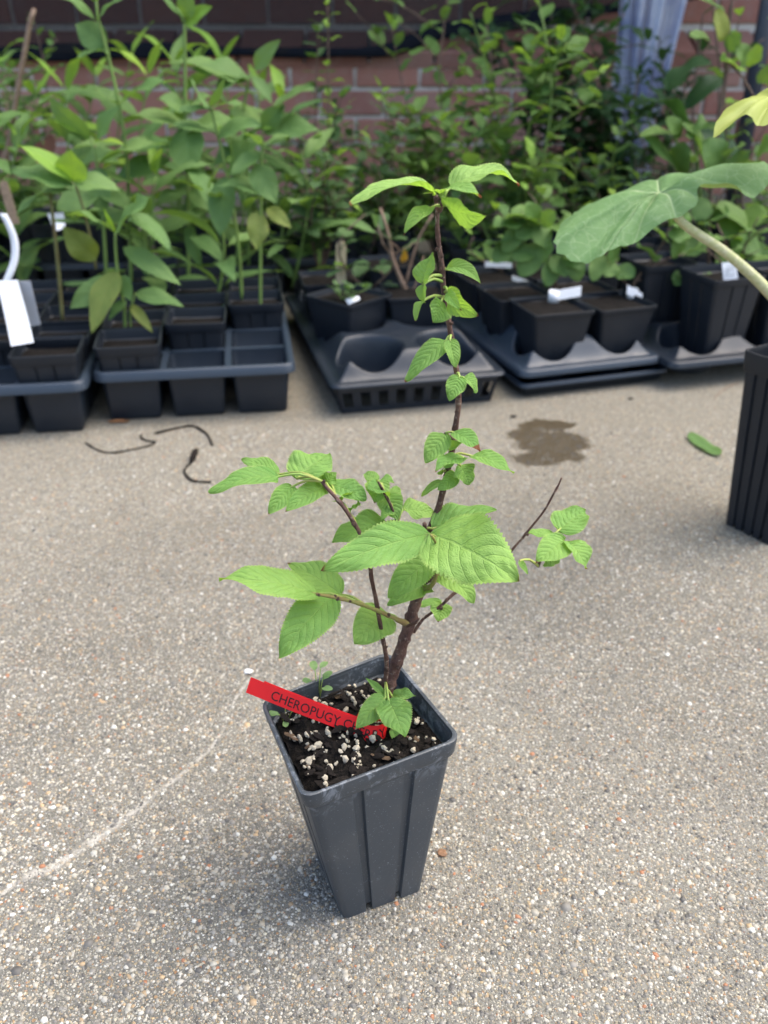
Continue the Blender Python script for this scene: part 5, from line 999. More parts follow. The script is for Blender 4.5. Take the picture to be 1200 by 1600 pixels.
trayR, SR, yawR = pocket_tray('pocket_tray', (0.208, 1.277, 0.046), (0.432, 1.348, 0.046), .34, 2, 3, .046, .080, .018, 'slate pocket tray standing in a flat tray, two tagged shrubs in front', M_SLATE, None, .047)
trayF, SF, yawF2 = pocket_tray('pocket_tray', (0.443, 1.315, 0.046), (0.677, 1.383, 0.046), .34, 2, 3, .046, .072, .018, 'dark pocket tray with tall pots at the right edge', M_BLACK, None, .048)
B1, SB1, yB1 = cell_tray((-1.06, 1.80), (-.52, 1.84), 6, 3, .078, 'dim cell tray in the back row behind the left corner pots', mat=M_BLACK)
B2, SB2, yB2 = cell_tray((-.47, 1.86), (.07, 1.88), 6, 3, .078, 'dim cell tray in the back row behind the tall leafy seedlings', mat=M_BLACK)
B3, SB3, yB3 = cell_tray((.13, 1.80), (.67, 1.84), 6, 3, .078, 'dim cell tray in the back row behind the tagged shrubs', mat=M_BLACK)
B4, SB4, yB4 = cell_tray((.72, 1.82), (1.26, 1.88), 6, 3, .078, 'dim cell tray in the back row behind the big squash leaf', mat=M_BLACK)

# ------------------------------------------------------------------ pots standing in the trays
def std_pot(a, b, H, **kw):
    t = [(-a/2, -a/2, H), (a/2, -a/2, H), (a/2, a/2, H), (-a/2, a/2, H)]
    bt = [(-b/2, -b/2, 0), (b/2, -b/2, 0), (b/2, b/2, 0), (-b/2, b/2, 0)]
    body, rim, fn, zs = pot_meshes(t, bt, H, **kw)
    return body, rim, soil_mesh(fn, zs, 6, .002, 3, 90)
POTK = {
    'ribbed': std_pot(.086, .066, .098, rim_h=.015, soil_drop=.016, gd=.05, gr=((.24, .34), (-.34, -.24))),
    'plain': std_pot(.098, .070, .100, rim_h=.008, soil_drop=.008, gd=.0, rf=.12),
    'band': std_pot(.092, .068, .140, rim_h=.012, soil_drop=.014, gd=.05, gr=((.24, .34), (-.34, -.24))),
    'tall': std_pot(.080, .060, .205, rim_h=.022, soil_drop=.020, gd=.07, gr=((.52, .64), (.14, .26), (-.26, -.14), (-.64, -.52)), foot=.006, rf=.14),
}
def place_pot(kind, p, rz, label, group=None, z=.006, mat=None):
    e = empty('plant_pot', (p[0], p[1], z), rz); tag(e, label, 'pot', group)
    body, rim, soil = POTK[kind]
    obj('pot_body', body, mat or M_BLACK2, e); obj('pot_rim', rim, mat or M_BLACK2, e); obj('soil', soil, M_SOIL, e)
    return e
def sink(p, dx, dy, yaw): return p + Matrix.Rotation(yaw, 3, 'Z') @ Vector((dx, dy, 0))
r = random.Random(21)
place_pot('ribbed', SA[0, 0], yawA + .03, 'black ribbed pot with a short broad-leaved seedling, front left of its tray', z=.014)
place_pot('ribbed', SA[1, 1], yawA - .02, 'black ribbed pot behind an empty cell, middle of the cell tray', z=.016)
place_pot('ribbed', SA[2, 2], yawA + .02, 'black ribbed pot behind the empty right-hand cells', z=.016)
place_pot('ribbed', SA[0, 1], yawA, 'black ribbed pot directly behind the broad-leaved front seedling', z=.014)
for i in range(3):
    for k in range(2, 6):
        if (i, k) != (2, 2): place_pot('ribbed', SA[i, k], yawA + r.uniform(-.05, .05), 'black ribbed pot among the stems of the leafy seedlings', 'pots under the leafy seedlings', .014)
place_pot('ribbed', sink(SL[2, 0], -.004, .004, yawL), yawL + .02, 'black ribbed pot beneath the big white tag', z=.016)
for i in (1, 2):
    for k in range(1, 5):
        place_pot('ribbed', SL[i, k], yawL + r.uniform(-.05, .05), 'black ribbed pot behind the white tags at the left edge', 'pots at the left edge', .014)
place_pot('plain', sink(SC[0, 1], -.002, .018, yawC), rad(48), 'black square pot set askew in the slotted tray', z=.024)
place_pot('plain', sink(SC[1, 1], -.012, .035, yawC), rad(8), 'black pot with the dry tan shrub', z=.020)
place_pot('plain', sink(SC[0, 2], -.01, .02, yawC), rad(10), 'black pot with the wooden craft stick', z=.022)
place_pot('plain', SC[1, 3], rad(12), 'black pot at the far end of the slotted tray', z=.020)
place_pot('plain', sink(SR[0, 0], .014, .012, yawR), yawR - .02, 'black pot with a white tagged shrub, left of its pair', z=.022)
place_pot('plain', sink(SR[1, 0], .010, .012, yawR), yawR + .05, 'black pot with a white tagged shrub, right of its pair', z=.020)
for i, k in ((0, 1), (1, 1), (0, 2), (1, 2)):
    place_pot('plain', SR[i, k], yawR, 'black pot half hidden behind the two tagged shrubs', 'pots behind the tagged shrubs', .020)
place_pot('band', sink(SF[0, 0], .046, .008, yawF2), yawF2 + .06, 'tall black ribbed pot bearing a printed white label', z=.022)
place_pot('band', sink(SF[1, 0], .040, .008, yawF2), yawF2, 'tall black ribbed pot cut by the right picture edge', z=.022)
place_pot('band', sink(SF[0, 1], -.004, .004, yawF2), yawF2, 'tall black ribbed pot behind the one with the printed label', z=.022)
BACKPOTS = []
for S, yw in ((SB1, yB1), (SB2, yB2), (SB3, yB3), (SB4, yB4)):
    for (i, k), p in S.items():
        if (i + k) % 4 == 3: continue
        kind = 'band' if S in (SB1, SB4) and k < 2 else 'ribbed'
        place_pot(kind, p, yw + r.uniform(-.06, .06), 'black pot in the dim back row trays', 'pots in the back row', .014)
        BACKPOTS.append(p)
tp = Vector((.430, .884, 0))
treepot = place_pot('tall', tp, rad(-57), 'tall black deeply ribbed pot standing alone at the right edge', z=.0)

# ------------------------------------------------------------------ plants behind
def tube_part(name, pts, base_, mat, parent, n=6, step=.02):
    rs = resample([tuple(Vector(q[:3]) - base_) + (q[3],) for q in pts], step)
    mb = MB(); mb.tube([q[:3] for q in rs], [q[3] for q in rs], n, .04)
    return obj(name, mb.mesh(name), mat, parent)

def measured_plant(key, name, label, leafm, stemm, cat='plant', p=.72, q=1.12, special=None, nv=5):
    stems, leaves = BACKGROUND[key]
    b0 = Vector(stems[0][0][:3])
    e = empty(name, b0); tag(e, label, cat)
    for s in stems: tube_part('stem', s, b0, stemm, e)
    for i, (b, t, n, W, sag) in enumerate(leaves):
        L = (Vector(t) - Vector(b)).length
        me = leaf_mesh('leaf', L, W, sag, .12, 0, nl=16, nw=4, p=p, q=q, seed=i * 7 + len(key), wave=.05, vein=.006, nv=nv, twist=RNG.uniform(-.2, .2))
        o = obj('leaf', me, special[i] if special and i in special else leafm, e)
        nj = Vector(n) + Vector((RNG.uniform(-.45, .45), RNG.uniform(-.3, .3), RNG.uniform(-.2, .2)))
        o.matrix_local = Matrix.Translation(-b0) @ frame(b, t, nj)
    return e
measured_plant('front_seedling', 'leafy_seedling', 'short broad-leaved green seedling at the front of the left trays', M_LANCE, M_GREENSTEM, special={4: M_YELLOWING, 7: M_YELLOWING, 8: M_LIME})
measured_plant('corner_seedling', 'leafy_seedling', 'two-stemmed seedling with a brown lower stem beside the white tags', M_LANCE, M_OLIVESTEM, special={5: M_YELLOWING, 0: M_LIME, 1: M_LIME})
measured_plant('tall_seedling', 'leafy_seedling', 'tall leaning leafy seedling reaching the top edge at left', M_LANCE, M_GREENSTEM, special={6: M_LIME, 7: M_LIME})
measured_plant('fork_seedling', 'leafy_seedling', 'leafy seedling with an upright forked leaf crown at left', M_LANCE, M_GREENSTEM, special={1: M_LIME, 3: M_LIME})
measured_plant('lime_tipped_seedling', 'leafy_seedling', 'straight tall seedling with lime top leaves and one broad hanging leaf', M_LANCE, M_GREENSTEM, special={0: M_LIME})
measured_plant('drooping_seedling', 'leafy_seedling', 'leafy seedling with one long leaf hanging straight down', M_LANCE, M_GREENSTEM)
measured_plant('wide_topped_seedling', 'leafy_seedling', 'wide-topped leafy seedling in front of the brick ledge', M_LANCE, M_GREENSTEM)
measured_plant('yellow_leaved_seedling', 'leafy_seedling', 'thin seedling with a yellowing lower leaf right of the left trays', M_LANCE, M_GREENSTEM, special={2: M_YELLOWING, 3: M_YELLOWING})
measured_plant('arching_blueberry', 'leafy_shrub', 'arching oval-leaved shrub above the big squash leaf at right', M_BLUE, M_TWIG, 'shrub', .6, .7, special={0: M_YELLOWING, 3: M_LIME, 4: M_LIME})
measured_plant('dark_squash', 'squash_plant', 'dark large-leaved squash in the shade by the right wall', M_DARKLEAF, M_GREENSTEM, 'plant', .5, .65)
measured_plant('tag_shrub', 'leafy_shrub', 'small oval-leaved shrub with a white tag, left of the pair', M_BLUE, M_TWIG, 'shrub', .6, .7)
measured_plant('tag_shrub_b', 'leafy_shrub', 'sprawling oval-leaved shrub with a white tag, right of the pair', M_BLUE, M_TWIG, 'shrub', .6, .7)
measured_plant('dead_vine', 'dead_branch', 'thick bare brown branch leaning at the upper left edge', M_DRYLEAF, M_TAN, 'branch')
measured_plant('dry_shrub', 'dry_shrub', 'nearly leafless tan twiggy shrub behind the cherry stem', M_BLUE, M_TAN, 'shrub', special={0: leaf_mat('orange_leaf', (.5, .26, .03), (.5, .28, .05), (.5, .3, .05), (.5, .3, .03))})

GL = {
    'lance': ([leaf_mesh('leaf', .108, .030, s, .18, 0, 16, 4, .72, 1.12, seed=i, wave=.06, vein=.006, nv=5) for i, s in enumerate((.6, 1.0, 1.5, .3))], M_LANCE),
    'oval': ([leaf_mesh('leaf', .045, .023, s, .15, 0, 10, 3, .6, .75, seed=i, wave=.05, vein=.006, nv=6) for i, s in enumerate((.4, .8, 1.2))], M_BLUE),
    'small': ([leaf_mesh('leaf', .030, .017, s, .12, 0, 8, 2, .55, .6, seed=i, wave=.05) for i, s in enumerate((.3, .7, 1.1))], M_SMALL),
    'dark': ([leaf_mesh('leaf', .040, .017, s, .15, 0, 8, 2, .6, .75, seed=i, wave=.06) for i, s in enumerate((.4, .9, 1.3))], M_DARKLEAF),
}
def grown(name, label, cat, base_, tops, kind, spacing, size, stemm, rstem, seed, group=None, tilt=(.1, .6), pairs=False, start=.15, bend=.06, twigs=0, lime=.0, mat=None):
    """a plant of real stems with leaves set along them; tops are the stem tips"""
    r = random.Random(seed); b0 = Vector(base_)
    e = empty(name, b0); tag(e, label, cat, group)
    meshes, lm = GL[kind]; lm = mat or lm
    lines = []
    for tpnt in tops:
        tpv = Vector(tpnt); d = tpv - b0
        side = Vector((r.uniform(-1, 1), r.uniform(-1, 1), 0)) * bend
        pts = [(*b0, rstem), (*(b0 + d * .35 + side * .8), rstem * .85), (*(b0 + d * .7 + side), rstem * .65), (*tpv, rstem * .4)]
        tube_part('stem', pts, b0, stemm, e); lines.append((resample(pts, .012), start))
        for k in range(twigs):
            f = r.uniform(.25, .9); q = b0 + d * f + side * (1 if f > .35 else f * 2)
            az = r.uniform(0, 6.283); ln = d.length * r.uniform(.15, .32)
            tip = q + Vector((math.cos(az) * ln * .8, math.sin(az) * ln * .8, ln * r.uniform(.2, .8)))
            tw = [(*q, rstem * .5), (*(q.lerp(tip, .5) + Vector((0, 0, ln * .06))), rstem * .4), (*tip, rstem * .25)]
            tube_part('stem', tw, b0, stemm, e); lines.append((resample(tw, .012), .1))
    for ln, st in lines:
        n = len(ln); total = n * .012; az = r.uniform(0, 6.28); s = total * st
        while s < total:
            i = min(n - 1, int(s / .012)); p = Vector(ln[i][:3]); f = s / total
            for k in range(2 if pairs else 1):
                a = az + k * math.pi + r.uniform(-.35, .35)
                el = r.uniform(*tilt) + (.5 * max(0, f - .8) / .2)
                dvec = Vector((math.cos(a) * math.cos(el), math.sin(a) * math.cos(el), math.sin(el)))
                sc = r.uniform(*size) * (1 - .45 * max(0, f - .75) / .25)
                o = bpy.data.objects.new('leaf', r.choice(meshes))
                link(o, e)
                me = o.data
                if len(me.materials) == 0: me.materials.append(lm)
                o.matrix_local = frame(p - b0 + dvec * .006, p - b0 + dvec * .016, Vector((r.uniform(-.25, .25), r.uniform(-.25, .25), 1))) @ Matrix.Scale(sc, 4)
                if mat or (lime and r.random() < lime) or (lime and f > .93):
                    o.material_slots[0].link = 'OBJECT'; o.material_slots[0].material = mat or M_LIME
            az += math.pi / 2 if pairs else 2.4
            s += spacing * r.uniform(.75, 1.25)
    return e

# leafy seedlings filling the rows behind
FILL = [((-0.706, 1.75, 0.023), (-0.661, 1.75, 0.322)), ((-0.666, 1.9, 0.01), (-0.607, 1.9, 0.403)), ((-0.47, 1.8, 0.036), (-0.426, 1.8, 0.418)), ((-0.494, 2.0, -0.016), (-0.42, 2.0, 0.45)), ((-0.386, 2.0, -0.016), (-0.326, 2.0, 0.438)), ((-0.306, 1.7, 0.037), (-0.258, 1.7, 0.316)), ((-0.231, 1.9, 0.01), (-0.197, 1.9, 0.381)), ((-0.809, 2.1, -0.027), (-0.743, 2.1, 0.368)), ((-0.631, 2.1, -0.042), (-0.529, 2.1, 0.441)), ((-0.405, 1.55, 0.055), (-0.373, 1.55, 0.284)), ((-0.295, 1.5, 0.058), (-0.284, 1.5, 0.267)), ((-0.176, 1.7, 0.061), (-0.147, 1.7, 0.306)), ((-0.772, 1.7, 0.037), (-0.682, 1.7, 0.403)), ((-0.741, 2.3, -0.093), (-0.664, 2.3, 0.409)), ((-0.494, 2.3, -0.093), (-0.426, 2.3, 0.422)), ((-0.331, 2.2, -0.067), (-0.284, 2.2, 0.388)), ((-0.955, 2.3, -0.093), (-0.879, 2.3, 0.435))]
for i, (b, t) in enumerate(FILL):
    grown('leafy_seedling', 'leafy green seedling in the crowd behind the tall front ones', 'plant', b, [t], 'lance', .035, (.85, 1.4), M_GREENSTEM, .0032, 100 + i, 'leafy seedlings crowded behind', (-.1, .5), True, .12, .03, lime=.04)
# left edge thicket
grown('leafy_shrub', 'loose small-leaved shrub in the upper left corner', 'shrub', (-0.907, 2.2, -0.036), [(-0.854, 2.2, 0.512), (-0.789, 2.3, 0.525), (-0.709, 2.2, 0.475), (-0.781, 2.1, 0.417)], 'oval', .024, (.7, 1.3), M_TWIG, .003, 201, None, (-.2, .6), False, .2, .08, 5)
# vine and shrubs in the middle
grown('climbing_vine', 'thin upright vine with yellow-green tip leaves before the bricks', 'vine', (-0.132, 1.95, 0.011), [(-0.107, 1.95, 0.532)], 'oval', .026, (.5, .75), M_TWIG, .0028, 211, None, (-.3, .5), True, .35, .03, 0, mat=M_LIME)
grown('climbing_vine', 'dark-leaved vine hanging beside the yellow-tipped vine', 'vine', (-0.158, 2.05, -0.014), [(-0.131, 2.05, 0.5)], 'small', .022, (.9, 1.4), M_TWIG, .0025, 212, None, (-.3, .5), True, .62, .03, 0)
MID = [((500,430,1.75), [(480,215,1.75), (530,240,1.7), (505,280,1.7)], 'small', 'small-leaved shrub left of the craft stick'), ((560,440,1.9), [(540,170,1.95), (590,150,1.9), (565,210,1.85)], 'small', 'loose small-leaved shrub in front of the lower bricks'), ((620,430,2.1), [(600,140,2.1), (650,170,2.1), (625,210,2.0)], 'oval', 'grey-green shrub left of the cherry top'), ((690,430,2.2), [(680,200,2.2), (720,160,2.2), (655,230,2.1)], 'small', 'dense low shrub behind the cherry top leaves'), ((575,450,1.60), [(570,340,1.6), (585,365,1.58)], 'small', 'short red-stemmed shrub beside the craft stick')]
for i, (b, ts, k, lab) in enumerate([(((-0.124, 1.75, 0.074)), [(-0.141, 1.75, 0.322), (-0.079, 1.7, 0.3), (-0.109, 1.7, 0.257)], 'small', MID[0][3]), ((-0.054, 1.9, 0.023), [(-0.076, 1.95, 0.36), (-0.01, 1.9, 0.386), (-0.043, 1.85, 0.317)], 'small', MID[1][3]), ((0.03, 2.1, -0.012), [(-0.005, 2.1, 0.38), (0.075, 2.1, 0.349), (0.033, 2.0, 0.302)], 'oval', MID[2][3]), ((0.141, 2.2, -0.036), [(0.116, 2.2, 0.303), (0.171, 2.2, 0.362), (0.077, 2.1, 0.266)], 'small', MID[3][3]), ((-0.027, 1.52, 0.102), [(-0.031, 1.52, 0.229), (-0.015, 1.5, 0.207)], 'small', MID[4][3])]):
    grown('leafy_shrub', lab, 'shrub', b, ts, k, .017, (.9, 1.6), M_TWIG, .0026, 220 + i, None, (-.2, .6), False, .2, .05, 7 if i < 4 else 1, lime=.03)
# taller shrubs right of the middle
grown('leafy_shrub', 'tall slender shrub with broad mid-green leaves right of the brick gap', 'shrub', (0.271, 1.9, 0.023), [(0.164, 1.95, 0.521), (0.282, 1.9, 0.551), (0.327, 1.85, 0.479), (0.205, 1.85, 0.362)], 'oval', .024, (1.0, 1.7), M_GREENSTEM, .0032, 241, None, (-.3, .6), False, .15, .07, 6, lime=.05)
grown('leafy_shrub', 'arching twiggy shrub crossing the brick ledge', 'shrub', (0.232, 2.25, -0.048), [(0.017, 2.3, 0.5), (0.142, 2.3, 0.562), (0.225, 2.25, 0.512)], 'oval', .028, (.8, 1.5), M_TWIG, .003, 242, None, (-.2, .7), False, .2, .08, 5, lime=.04)
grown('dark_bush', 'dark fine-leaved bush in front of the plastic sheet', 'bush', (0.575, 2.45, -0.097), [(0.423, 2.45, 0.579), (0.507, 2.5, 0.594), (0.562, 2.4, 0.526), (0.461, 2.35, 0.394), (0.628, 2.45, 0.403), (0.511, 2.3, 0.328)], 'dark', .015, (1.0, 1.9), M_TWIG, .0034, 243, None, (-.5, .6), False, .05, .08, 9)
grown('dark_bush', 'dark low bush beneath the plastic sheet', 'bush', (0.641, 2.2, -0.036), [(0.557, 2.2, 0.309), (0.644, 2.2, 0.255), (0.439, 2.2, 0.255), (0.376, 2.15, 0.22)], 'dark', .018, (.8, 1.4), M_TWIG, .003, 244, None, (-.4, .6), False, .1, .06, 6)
grown('leafy_shrub', 'upright shrub with pale green leaves at the upper right', 'shrub', (0.772, 1.85, 0.036), [(0.645, 1.85, 0.53), (0.695, 1.8, 0.5), (0.69, 1.75, 0.348)], 'oval', .032, (.9, 1.4), M_TWIG, .003, 245, None, (-.2, .6), False, .2, .06, 2, lime=.08)
grown('leafy_shrub', 'bare-stemmed brown shrub beside the slate post', 'shrub', (0.793, 2.3, -0.061), [(0.723, 2.3, 0.575), (0.715, 2.3, 0.525)], 'dark', .07, (.8, 1.2), M_TWIG, .0045, 246, None, (-.2, .5), False, .3, .04, 1)
grown('leafy_shrub', 'bushy oval-leaved shrub under the squash leaf at right', 'shrub', (0.612, 1.55, 0.089), [(0.558, 1.55, 0.208), (0.605, 1.5, 0.227), (0.514, 1.5, 0.187)], 'oval', .026, (.7, 1.1), M_TWIG, .0026, 247, None, (-.3, .6), False, .2, .04, 3, lime=.03)
grown('leafy_shrub', 'low leafy shrub behind the left tagged shrub', 'shrub', (0.23, 1.62, 0.105), [(0.195, 1.62, 0.216), (0.254, 1.66, 0.242), (0.156, 1.6, 0.177)], 'oval', .026, (.6, 1.0), M_TWIG, .0024, 248, None, (-.3, .6), False, .2, .04, 3, lime=.03)
grown('leafy_shrub', 'low leafy shrub between the two tagged shrubs', 'shrub', (0.389, 1.66, 0.101), [(0.354, 1.66, 0.209), (0.418, 1.7, 0.224), (0.382, 1.62, 0.184)], 'oval', .026, (.6, 1.0), M_TWIG, .0024, 249, None, (-.3, .6), False, .2, .04, 3, lime=.03)
for i, (b, ts, k, lab) in enumerate([
    ((-0.143, 2.5, -0.127), [(-0.213, 2.5, 0.298), (-0.131, 2.5, 0.313), (-0.064, 2.4, 0.218)], 'small', 'shaded shrub at the foot of the brick wall, left of centre'),
    ((0.073, 2.55, -0.121), [(0.0, 2.55, 0.216), (0.15, 2.5, 0.214), (0.082, 2.45, 0.181)], 'oval', 'shaded low shrub at the foot of the brick wall, centre'),
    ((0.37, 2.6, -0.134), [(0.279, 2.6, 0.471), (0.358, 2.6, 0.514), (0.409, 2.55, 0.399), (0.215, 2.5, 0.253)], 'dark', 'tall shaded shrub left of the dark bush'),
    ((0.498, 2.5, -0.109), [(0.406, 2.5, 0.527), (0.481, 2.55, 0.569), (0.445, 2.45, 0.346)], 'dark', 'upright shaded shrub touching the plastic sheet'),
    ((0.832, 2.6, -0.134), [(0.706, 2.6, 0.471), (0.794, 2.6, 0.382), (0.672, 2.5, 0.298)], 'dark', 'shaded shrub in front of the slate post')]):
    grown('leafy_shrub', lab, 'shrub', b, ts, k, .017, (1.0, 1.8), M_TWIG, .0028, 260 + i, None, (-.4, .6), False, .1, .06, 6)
grown('sprout', 'tiny green sprouts on the soil of the askew pot', 'sprout', Vector((-0.066, 1.4, 0.121)), [(-0.073, 1.41, 0.136), (-0.052, 1.4, 0.143), (-0.028, 1.39, 0.139)], 'small', .014, (.45, .7), M_GREENSTEM, .001, 251, None, (-.1, .6), True, .3, .005)
grown('grass_tuft', 'few upright grass blades at the middle left', 'grass', (-0.132, 1.85, 0.036), [(-0.119, 1.85, 0.34), (-0.139, 1.85, 0.271)], 'small', .5, (.5, .6), M_GREENSTEM, .003, 250, None, (.6, 1.0), False, .9, .01)
# low seedlings in the back pots
for i, p in enumerate(BACKPOTS[::2]):
    rr = random.Random(300 + i); b = Vector((p.x, p.y, .085))
    grown('leafy_seedling', 'small leafy seedling in the dim back row pots', 'plant', b, [b + Vector((rr.uniform(-.05, .05), rr.uniform(-.04, .04), rr.uniform(.12, .26))), b + Vector((rr.uniform(-.07, .07), rr.uniform(-.05, .05), rr.uniform(.08, .18)))], rr.choice(('small', 'oval', 'oval')), .024, (.7, 1.2), M_GREENSTEM, .002, 300 + i, 'seedlings in the back row pots', (-.2, .6), True, .15, .03)

# ------------------------------------------------------------------ squash in the tall pot
sq0 = tp + Vector((0, 0, .175))
squash = empty('squash_plant', sq0); tag(squash, 'squash with a big drooping grey-green leaf in the tall ribbed pot', 'plant')
def polar_leaf(name, centre, edge, bulge, lobes=3, seed=1, nf=16, sub=6, vdirs=None):
    C0 = Vector(centre); E = [Vector(q) for q in edge]; n = len(E)
    dense = []
    for i in range(n):
        p0, p1, p2, p3 = E[i-1], E[i], E[(i+1) % n], E[(i+2) % n]
        for k in range(sub):
            t = k / sub
            dense.append((.5 * (2*p1 + (p2-p0)*t + (2*p0-5*p1+4*p2-p3)*t*t + (3*p1-p0-3*p2+p3)*t**3), i + t))
    vs, fs, vein = [C0 - C0], [], [1.0]
    m = len(dense)
    for a in range(1, nf + 1):
        f = a / nf
        for j, (p, idx) in enumerate(dense):
            d = p - C0
            q = d * f
            if a == nf: q = q * (1 + .014 * math.sin(idx * 9.5))
            near = min(abs((idx - vd + n / 2) % n - n / 2) for vd in vdirs)
            arcm = near * d.length * f * 6.283 / n
            q = q + Vector((0, 0, bulge * math.sin(math.pi * min(1, f * .9 + .05)))) * min(1, d.length / .06)
            q.z += .0035 * math.sin(idx * 2.2 + seed) * f + noise.noise(Vector((q.x * 45, q.y * 45, q.z * 45 + seed))) * .004
            q.z -= .0028 * max(0, 1 - arcm / .006) * (1 if f < .95 else .3)
            vs.append(q); vein.append(max(0, 1 - arcm / .0022) * (1 - .5 * f))
    for j in range(m): fs.append((0, 1 + j, 1 + (j + 1) % m))
    for a in range(nf - 1):
        for j in range(m):
            o_ = 1 + a * m; fs.append((o_ + j, o_ + m + j, o_ + m + (j + 1) % m, o_ + (j + 1) % m))
    me = mesh_from(name, vs, fs); A = me.attributes.new('vein', 'FLOAT', 'POINT'); A.data.foreach_set('value', vein)
    return me, C0
cen = (0.246, 0.84, 0.369)
edge = [(0.149, 0.8, 0.333), (0.152, 0.785, 0.325), (0.172, 0.775, 0.323), (0.186, 0.77, 0.325), (0.203, 0.775, 0.335), (0.223, 0.785, 0.343), (0.25, 0.79, 0.353), (0.268, 0.8, 0.366), (0.273, 0.815, 0.377), (0.297, 0.815, 0.374), (0.32, 0.82, 0.37), (0.34, 0.835, 0.38), (0.341, 0.86, 0.386), (0.328, 0.9, 0.38), (0.307, 0.93, 0.366), (0.271, 0.95, 0.357), (0.225, 0.94, 0.346), (0.176, 0.88, 0.338)]
me, c0 = polar_leaf('leaf', cen, edge, .010, vdirs=(0, 1.6, 3, 4.5, 6, 7.5, 10.3, 12.5, 15, 16.5))
obj('leaf', me, M_SQUASH, squash, c0 - sq0)
cen2 = (0.316, 0.79, 0.446)
edge2 = [(0.259, 0.76, 0.426), (0.267, 0.752, 0.432), (0.278, 0.748, 0.436), (0.286, 0.745, 0.435), (0.297, 0.74, 0.435), (0.316, 0.74, 0.436), (0.35, 0.78, 0.446), (0.361, 0.84, 0.453), (0.342, 0.86, 0.45), (0.315, 0.85, 0.446), (0.28, 0.8, 0.439)]
me, c0 = polar_leaf('leaf', cen2, edge2, .008, vdirs=(0, 3, 5, 6.5, 9), seed=4)
M_SQY = leaf_mat('yellow_squash_leaf', (.27, .34, .075), (.27, .34, .09), (.34, .40, .1), (.36, .44, .06), .6, bump=0)
obj('leaf', me, M_SQY, squash, c0 - sq0)
pet = [(*sq0, .0058), (*(Vector((0.425, 0.868, 0.215))), .0056), (*Vector((0.374, 0.858, 0.271)), .0052), (*Vector((0.321, 0.845, 0.312)), .0046), (*Vector((0.27, 0.835, 0.343)), .0040), (*Vector((0.249, 0.842, 0.366)), .0036)]
M_SQSTEM = simple('squash_petiole', (.40, .42, .20), .55, .3, 220, .3, .6, .001, col2=(.52, .50, .32))
tube_part('petiole', pet, sq0, M_SQSTEM, squash, 10, .008)
pet = [(*(sq0 + Vector((.008, .008, 0))), .0050), (*Vector((0.42, 0.87, 0.318)), .0046), (*Vector((0.361, 0.84, 0.417)), .0038), (*Vector((0.317, 0.802, 0.443)), .0032)]
tube_part('petiole', pet, sq0, M_SQSTEM, squash, 8, .01)

# ------------------------------------------------------------------ labels, sticks and litter
def slab(name, quad, label, mat, cat='tag', th=.0008, bend=.0):
    q = [Vector(p) for p in quad]; c = q[3]
    n = (q[1] - q[0]).cross(q[3] - q[0]).normalized() * th
    k = 6; ra = []
    for i in range(k + 1):
        f = i / k; a = q[0].lerp(q[3], f); b = q[1].lerp(q[2], f); off = n.normalized() * bend * math.sin(f * math.pi)
        ra.append((a + off - c, b + off - c, b + off + n - c, a + off + n - c))
    mb = MB(); mb.loft(ra, True, True, True)
    o = obj(name, mb.mesh(name, False), mat, None, c); tag(o, label, cat); return o
slab('plant_tag', [(-0.512, 1.185, 0.204), (-0.484, 1.185, 0.205), (-0.464, 1.15, 0.131), (-0.495, 1.15, 0.126)], 'large blank white plastic tag leaning at the left edge', M_WHITE, bend=.002)
slab('plant_tag', [(-0.487, 1.19, 0.202), (-0.469, 1.19, 0.202), (-0.47, 1.2, 0.14), (-0.489, 1.2, 0.137)], 'smaller pale grey tag just behind the large white tag', M_GREYW)
slab('plant_tag', [(-0.588, 1.62, 0.212), (-0.559, 1.62, 0.214), (-0.557, 1.61, 0.189), (-0.577, 1.61, 0.184)], 'small crumpled white tag on a stem at left', M_WHITE, bend=.004)
mb = MB(); pts = [Vector((-0.54, 1.32, 0.266)), Vector((-0.533, 1.315, 0.252)), Vector((-0.527, 1.31, 0.231)), Vector((-0.53, 1.305, 0.205)), Vector((-0.542, 1.3, 0.181)), Vector((-0.558, 1.3, 0.155))]
rings = []
for q in resample([(*p, .0) for p in pts], .006):
    p = Vector(q[:3]) - pts[-1]; rings.append((p + Vector((-.0065, 0, 0)), p + Vector((.0065, -.006, 0)), p + Vector((.0065, -.0052, 0)), p + Vector((-.0065, .0008, 0))))
mb.loft(rings, True, True, True)
o = obj('plant_tag', mb.mesh('plant_tag', True), M_WHITE, None, pts[-1]); tag(o, 'long curled white plastic tag above the large white tag', 'tag')
def stick(top, bottom, w, label, mat, th=.002):
    t, b = Vector(top), Vector(bottom); d = (b - t); L = d.length; d.normalize()
    s = d.cross(Vector((0, -1, 0))).normalized(); n = s.cross(d)
    out = []
    for k in range(9): a = math.pi * k / 8; out.append((-math.cos(a) * w / 2, w / 2 - math.sin(a) * w / 2))
    out += [(w / 2, L), (-w / 2, L)]
    mb = MB(); mb.loft([[t + s * x + d * y - b + n * z for x, y in out] for z in (-th / 2, th / 2)], True, True, True)
    o = obj('craft_stick', mb.mesh('craft_stick', False), mat, None, b); tag(o, label, 'stick'); return o, t, s, d, n, b
o, t, s, d, n, b = stick((-0.07, 1.5, 0.19), (-0.073, 1.51, 0.113), .0165, 'pale wooden craft stick with faint writing, standing in a pot', M_WOOD)
mb = MB(); r = random.Random(8)                      # faint pen strokes, too small to read
sgn = 1 if n.y < 0 else -1
for k in range(16):
    y = .010 + k * .0034; x0 = r.uniform(-.004, .001)
    a = t + s * x0 + d * y + n * sgn * .0012 - b; c = a + s * r.uniform(.002, .004) + d * r.uniform(-.001, .0012)
    mb.tube([a, a.lerp(c, .5) + d * r.uniform(-.0006, .0006), c], [.00028] * 3, 4)
